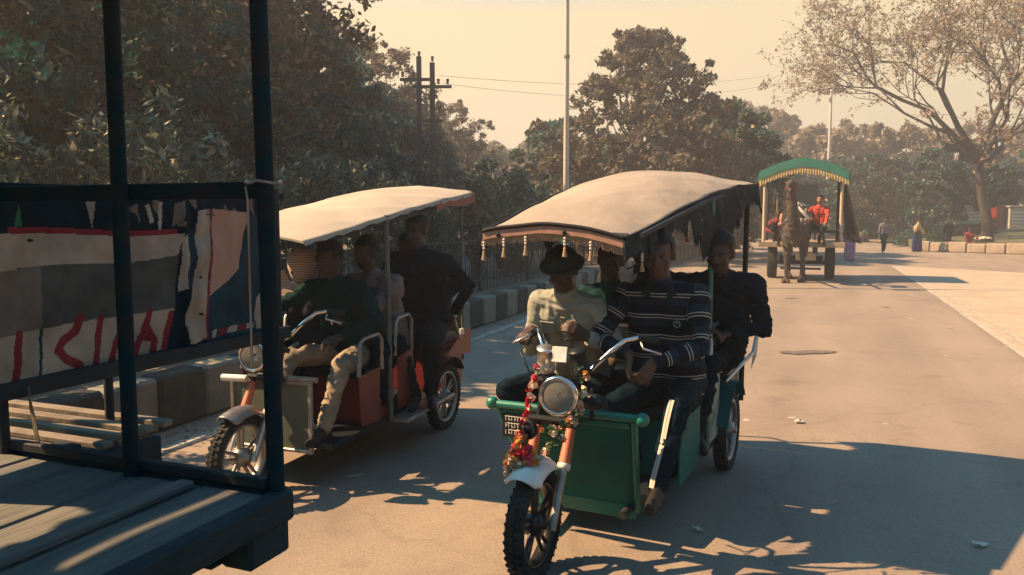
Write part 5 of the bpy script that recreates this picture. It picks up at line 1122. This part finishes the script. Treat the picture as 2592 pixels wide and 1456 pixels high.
    b.add(vs, [(j * (ni + 1) + i, j * (ni + 1) + i + 1, (j + 1) * (ni + 1) + i + 1, (j + 1) * (ni + 1) + i) for j in range(nj) for i in range(ni)], 0, True); o = b.build('drape', M_drape, root); o.modifiers.new('t', 'SOLIDIFY').thickness = .008
    for x, z in ((-.7, 2.1), (-.62, 1.9)): tubeobj('hanging_tassel', [(x, -.95, z + .3), (x, -.95, z - .1)], .02, M_fringe, root, 6)
    boxobj('driver_bench', (.45, -.9, 1.28), (.9, .45, .06), M_beam, root)
    return root
M_slatw = mat('sandy_boards', (.40, .33, .24), .8, col2=(.26, .21, .15), scale=5, detail=6, bump=.3, bscale=15); M_postw = mat('cream_post_paint', (.58, .47, .34), .7, col2=(.45, .34, .24), scale=5)
M_greencl = mat('green_canopy_cloth', (.02, .20, .135), .7, col2=(.014, .15, .105), scale=3, bump=.2, bscale=12); M_yelfr = mat('straw_yellow_pleats', (.60, .45, .20), .85, col2=(.42, .30, .13), scale=25)
M_drape = mat('dark_patterned_drape', (.035, .035, .03), .9, col2=(.12, .075, .05), scale=4, detail=3, stretch=(1, 2, .6)); CC = camel_cart()
rd, J = person('smiling driver in red shirt sitting on the camel cart', CO, CT, (.42, -.85, 0), (.42, -.85, 1.40), (.42, -.92, 1.93), (0, -1, 0), (.12, -1.28, 1.56), (.56, -1.32, 1.50), (.15, -1.35, 1.06), (.42, -1.35, 1.05), (-.05, -1, .0), C_red, C_jean, SK3,
    voxel=.014, mous=True, kA=(-.4, -1, .8), kB=(.2, -1, .8), eA=(-1, .2, -.5), eB=(1, .1, -.5), wr=.010, fat=1.1)
person('passenger in dark clothes squatting under the canopy at the left of the camel cart', CO, CT, (-.6, .2, 0), (-.6, .2, 1.1), (-.6, .1, 1.6), (0, -1, 0), (-.75, -.15, 1.25), (-.45, -.15, 1.25), (-.7, -.2, 1.06), (-.5, -.2, 1.06), (0, -1, 0), C_maroon, C_blacktr, SK2, voxel=.02, kA=(-.1, -1, 1), kB=(.1, -1, 1))

# ------------------------------------------------------------------ the timber cart at the left, its end railing, side panel and banner
GO = (-.65, 2.1, 0); GT = 22
gc = empty('timber_cart', GO, -R(GT)); tag(gc, 'dark timber cart with plank deck and tall pipe posts filling the left foreground', 'cart')
for i in range(10):
    x1 = .0 - i * .226; o = boxobj('deck_plank', ((x1 + x1 - .218) / 2, -1.45, .925 + random.uniform(-.002, .002)), (.218, 2.86, .05), M_plank, gc, ch=.006)
boxobj('side_beam', (.03, -1.45, .92), (.055, 2.95, .085), M_beam, gc, ch=.01); boxobj('end_beam', (-1.12, .02, .915), (2.3, .05, .09), M_beam, gc, ch=.01)
boxobj('raised_runner', (-.245, -1.45, .962), (.05, 2.8, .022), M_plank, gc, ch=.005)
for y in (-.12, -1.2, -2.4): boxobj('cross_bearer', (-1.1, y, .835), (2.1, .12, .08), M_beam, gc, ch=.01)
boxobj('bearer_end', (.0, -.07, .845), (.10, .16, .10), M_beam, gc, ch=.01)
b = MB(); b.box((.03, -.46, .72), (.05, .16, .035), rot=(.25, 0, 0), ch=.006); b.box((.03, -.52, .70), (.03, .18, .015), rot=(.3, 0, 0)); b.build('deck_bracket', M_slat, gc)
def post(x0, x1, z0, z1, r=.022, y=0): tubeobj('post', [(x0, y, z0), (x1, y, z1)], r, M_post, gc, 12)
post(.015, -.005, .86, 2.62, .023); post(-.475, -.475, .94, 2.62, .022, -.03); post(-2.15, -2.15, .94, 2.62, .022)
for y in (-1.5, -2.9):
    post(-2.15, -2.15, .94, 2.62, .022, y)
boxobj('end_rail', (-1.1, .0, 1.765), (2.2, .03, .045), M_post, gc); boxobj('end_rail', (-1.06, .0, .975), (2.1, .03, .03), M_slatd, gc)
MB().tube([(.045 * math.cos(a * .5), .045 * math.sin(a * .5), 1.785 + .004 * math.sin(a * 2)) for a in range(13)], .004, 5).build('tie_wire', M_steel, gc)
MB().tube([(-.03, -.035, 1.775), (-.028, -.03, 1.74), (-.03, -.03, 1.3)], .003, 4).build('tie_wire', M_steel, gc)
# canopy overhead, unseen; left edge and slit shaped to let sun onto the deck
def cz(x, y): return 2.64 + .10 * (1 - ((x + 1.05) / 1.2) ** 2) + .01 * math.sin(y * 9)
def cedge(y):
    if y > -.66: return -2.5
    if y > -1.15: return -2.10 + .07 * noise.noise(Vector((0, y * 9, 3))) - .5 * max(0, (y + .78) / .12 if y > -.78 else 0)
    return -2.12 - .3 * min(1, (-1.15 - y) * 2) + .1 * noise.noise(Vector((0, y * 4, 8)))
def csheet(name, fx0, x1, nx):
    vs = []; ny = 90; b = MB()
    for j in range(ny + 1):
        y = -3.0 + 3.15 * j / ny
        for i in range(nx + 1): x = fx0(y) + (x1(y) - fx0(y)) * i / nx; vs.append((x, y, cz(x, y)))
    b.add(vs, [(j * (nx + 1) + i, j * (nx + 1) + i + 1, (j + 1) * (nx + 1) + i + 1, (j + 1) * (nx + 1) + i) for j in range(ny) for i in range(nx)], 0, True); b.build(name, M_canvasbr, gc)
csheet('canopy_cloth', lambda y: -1.90, lambda y: .15, 20); csheet('canopy_flap', cedge, lambda y: -1.90 - (.020 if -1.05 < y < -.52 else 0), 8)
# extension with slatted bench and a side panel standing beyond the end rail
for i in range(5): boxobj('bench_slat', (-1.42, .08 + i * .085, .945 + .004 * i), (1.26, .045, .022), M_slat, gc, ch=.004)
boxobj('bench_end', (-.79, .2, .885), (.035, .34, .09), M_beam, gc); boxobj('bench_leg', (-.80, .33, .80), (.04, .04, .22), M_beam, gc); boxobj('bench_block', (-.86, .06, .95), (.10, .05, .05), M_beam, gc)
boxobj('extension_beam', (-1.06, .02, .86), (.06, .8, .09), M_beam, gc)
BX = -1.04
for y, z1 in ((-.02, 1.8), (.374, 1.17), (1.33, 1.82), (-.8, 1.8)): tubeobj('panel_post', [(BX + .02, y, .9), (BX + .02, y, z1)], .016, M_slatd, gc, 10)
boxobj('panel_rail', (BX, .35, 1.785), (.03, 2.1, .035), M_post, gc); boxobj('panel_rail', (BX + .045, .30, 1.150), (.03, 2.15, .055), M_slatd, gc)
# banner
BPOLY = [(5, [(0.045, 1.663), (0.068, 1.741), (0.071, 1.662)]), (1, [(0.319, 1.745), (0.354, 1.746), (0.342, 1.654)]), (1, [(0.56, 1.737), (0.583, 1.745), (0.598, 1.678), (0.579, 1.67)]), (1, [(0.626, 1.75), (0.645, 1.75), (0.627, 1.647), (0.615, 1.647)]), (9, [(0.704, 1.746), (0.756, 1.758), (0.731, 1.677), (0.68, 1.654)]), (2, [(0.019, 1.662), (0.474, 1.645), (0.709, 1.646), (0.708, 1.626), (0.473, 1.626), (0.017, 1.641)]), (1, [(-0.216, 1.644), (0.017, 1.641), (0.473, 1.626), (0.739, 1.626), (0.708, 1.545), (0.477, 1.53), (0.132, 1.531), (0.011, 1.527), (-0.224, 1.525)]), (3, [(-0.224, 1.525), (0.011, 1.527), (0.129, 1.53), (0.117, 1.325), (-0.002, 1.322), (-0.237, 1.315)]), (4, [(0.129, 1.53), (0.477, 1.53), (0.708, 1.545), (0.684, 1.338), (0.467, 1.337), (0.117, 1.325)]), (1, [(-0.237, 1.315), (-0.002, 1.322), (0.117, 1.325), (0.467, 1.337), (0.684, 1.338), (0.668, 1.305), (0.636, 1.185), (0.438, 1.135), (-0.014, 1.121), (-0.25, 1.114)]), (1, [(0.728, 1.611), (0.774, 1.629), (0.743, 1.408), (0.705, 1.399)]), (6, [(0.76, 1.629), (0.814, 1.66), (0.783, 1.453), (0.742, 1.4)]), (1, [(0.804, 1.716), (0.91, 1.725), (0.865, 1.447), (0.846, 1.194), (0.738, 1.185), (0.729, 1.298), (0.774, 1.454)]), (7, [(0.91, 1.725), (1.14, 1.712), (1.089, 1.605), (1.053, 1.468), (0.983, 1.418), (0.912, 1.386), (0.865, 1.362)]), (1, [(1.26, 1.745), (1.293, 1.76), (1.306, 1.727), (1.292, 1.673), (1.268, 1.619), (1.278, 1.604), (1.306, 1.603), (1.304, 1.559), (1.206, 1.559), (1.218, 1.602), (1.238, 1.673)]), (0, [(1.273, 1.731), (1.289, 1.727), (1.257, 1.619), (1.278, 1.6), (1.245, 1.598), (1.241, 1.619)]), (1, [(1.155, 1.248), (1.18, 1.335), (1.222, 1.371), (1.268, 1.354), (1.28, 1.307), (1.275, 1.193), (1.174, 1.188)]), (2, [(1.2, 1.288), (1.233, 1.312), (1.263, 1.236), (1.272, 1.197), (1.239, 1.205), (1.226, 1.267)]), (1, [(0.881, 1.217), (0.915, 1.223), (0.902, 1.191), (0.875, 1.188)]), (2, [(0.927, 1.221), (0.974, 1.222), (0.963, 1.192), (0.916, 1.192)]), (1, [(0.986, 1.223), (1.035, 1.224), (1.026, 1.197), (0.973, 1.198)]), (2, [(1.047, 1.226), (1.087, 1.226), (1.081, 1.197), (1.041, 1.199)]), (1, [(1.098, 1.227), (1.149, 1.227), (1.143, 1.2), (1.091, 1.203)])]
BLINE = [(2, 0.014, [(0.037, 1.319), (0.023, 1.254), (0.005, 1.13)]), (8, 0.006, [(0.114, 1.321), (0.096, 1.164)]), (2, 0.016, [(0.271, 1.344), (0.25, 1.302), (0.189, 1.273), (0.172, 1.246), (0.2, 1.214), (0.259, 1.181)]), (2, 0.015, [(0.361, 1.336), (0.344, 1.273), (0.328, 1.162)]), (2, 0.013, [(0.45, 1.287), (0.417, 1.233), (0.391, 1.15)]), (2, 0.014, [(0.569, 1.338), (0.542, 1.26), (0.51, 1.204), (0.501, 1.176)]), (2, 0.016, [(0.558, 1.273), (0.593, 1.222), (0.579, 1.163)]), (2, 0.012, [(0.525, 1.244), (0.58, 1.23)]), (2, 0.014, [(0.665, 1.315), (0.634, 1.185)]), (2, 0.007, [(0.9, 1.721), (0.878, 1.446), (0.854, 1.35), (0.852, 1.188)])]

def inpoly(p, poly):
    x, y = p; c = False; n = len(poly)
    for i in range(n):
        (x1, y1), (x2, y2) = poly[i], poly[i - 1]
        if (y1 > y) != (y2 > y) and x < (x2 - x1) * (y - y1) / (y2 - y1 + 1e-12) + x1: c = not c
    return c
def dline(p, l):
    d = 9
    for (x1, y1), (x2, y2) in zip(l, l[1:]):
        t = max(0, min(1, ((p[0] - x1) * (x2 - x1) + (p[1] - y1) * (y2 - y1)) / ((x2 - x1) ** 2 + (y2 - y1) ** 2 + 1e-12)))
        d = min(d, math.hypot(p[0] - x1 - t * (x2 - x1), p[1] - y1 - t * (y2 - y1)))
    return d
def banner():
    y0, y1, z0, z1 = -.45, 1.30, 1.165, 1.775; ny, nz = 430, 152; vs = []; fs = []; mi = []
    for j in range(nz + 1):
        for i in range(ny + 1):
            y = y0 + (y1 - y0) * i / ny; z = z0 + (z1 - z0) * j / nz
            fold = .010 * math.sin(y * 7 + 1.3 * z) + .012 * noise.noise(Vector((y * 3.2, z * 2.2, 1))) + .022 * math.exp(-((y - .80 - .1 * (z - 1.5)) / .035) ** 2) + .012 * math.exp(-((y - .74) / .02) ** 2) + .008 * math.sin(z * 38) * math.exp(-((y - .78) / .08) ** 2) + .010 * noise.noise(Vector((y * 9, z * 8, 5))) + .004 * noise.noise(Vector((y * 26, z * 19, 5)))
            vs.append((fold + .01, y, z + .006 * math.sin(9 * y) * (z - z0) * (z1 - z) * 10))
    for j in range(nz):
        for i in range(ny):
            y = y0 + (y1 - y0) * (i + .5) / ny; z = z0 + (z1 - z0) * (j + .5) / nz; p = (y, z); m = 0
            if y > .86: m = 6 if not (z > 1.70) else 0
            for k, pl in BPOLY:
                if inpoly(p, pl): m = k
            for k, w_, l in BLINE:
                if dline(p, l) < w_: m = k
            if z > 1.655 and m == 0 and y > .45 and noise.noise(Vector((y * 22, z * 16, 2))) > .30: m = 9
            fs.append((j * (ny + 1) + i, j * (ny + 1) + i + 1, (j + 1) * (ny + 1) + i + 1, (j + 1) * (ny + 1) + i)); mi.append(m)
    o = mesh_obj('painted_banner', npmesh('painted_banner', vs, fs, mi, True), [cloth('print_black', (.012, .022, .03)), cloth('print_offwhite', (.38, .32, .25), .68, .4), cloth('print_red', (.21, .028, .032)), cloth('print_tan', (.17, .15, .125), .65), cloth('print_grey', (.085, .09, .08), .6), cloth('print_green', (.03, .14, .07)), cloth('print_teal', (.022, .05, .065), .6), cloth('print_peach', (.42, .25, .18), .9), cloth('print_darkgreen', (.015, .05, .045)), cloth('print_dullpale', (.16, .13, .11))])
    o.location = l2w(GO, GT, (BX + .02, 0, 0)); o.rotation_euler = (0, 0, -R(GT))
    tag(o, 'worn banner with bold red lettering hung along the side panel of the timber cart', 'banner')
    b = MB(); b.tube([(-.0, .872, 1.70), (.018, .86, 1.705), (.016, .92, 1.70)], .002, 4); b.build('tie_string', M_iron, o)
    b = MB()
    for y, z in ((.075, 1.62), (.80, 1.45), (.80, 1.30), (.68, 1.30)): b.tube([(.03, y, z), (.045, y, z)], .005, 8)
    b.build('nail_hole', M_blackpl, o)
banner()
s_ = MB(); s_.add([(0, 0, .14), (.012, -.004, .10), (.028, 0, .02), (.04, 0, -.06), (.032, 0, -.055), (.012, 0, .0), (.0, 0, .08)], [(0, 1, 2, 3, 4, 5, 6), (6, 5, 4, 3, 2, 1, 0)])
o = s_.build('hanging_strip', M_slat, None, l2w(GO, GT, (-.965, .03, 1.02)), -R(GT)); o.modifiers.new('t', 'SOLIDIFY').thickness = .003; tag(o, 'thin pale strip hanging above the slatted bench of the timber cart', 'strip')
# ------------------------------------------------------------------ dusty air
hz = MB(); hz.box((5, 150, 14), (330, 330, 30), ch=.01)
M_haze = bpy.data.materials.new('dusty_air'); M_haze.use_nodes = True; n = M_haze.node_tree; n.nodes.clear(); pv = n.nodes.new('ShaderNodeVolumePrincipled'); oo = n.nodes.new('ShaderNodeOutputMaterial')
pv.inputs['Color'].default_value = (.95, .93, .90, 1); pv.inputs['Density'].default_value = HAZE; pv.inputs['Anisotropy'].default_value = .3; n.links.new(pv.outputs[0], oo.inputs['Volume'])
if HAZE > 0: h_ = hz.build('haze', M_haze); tag(h_, kind='stuff')
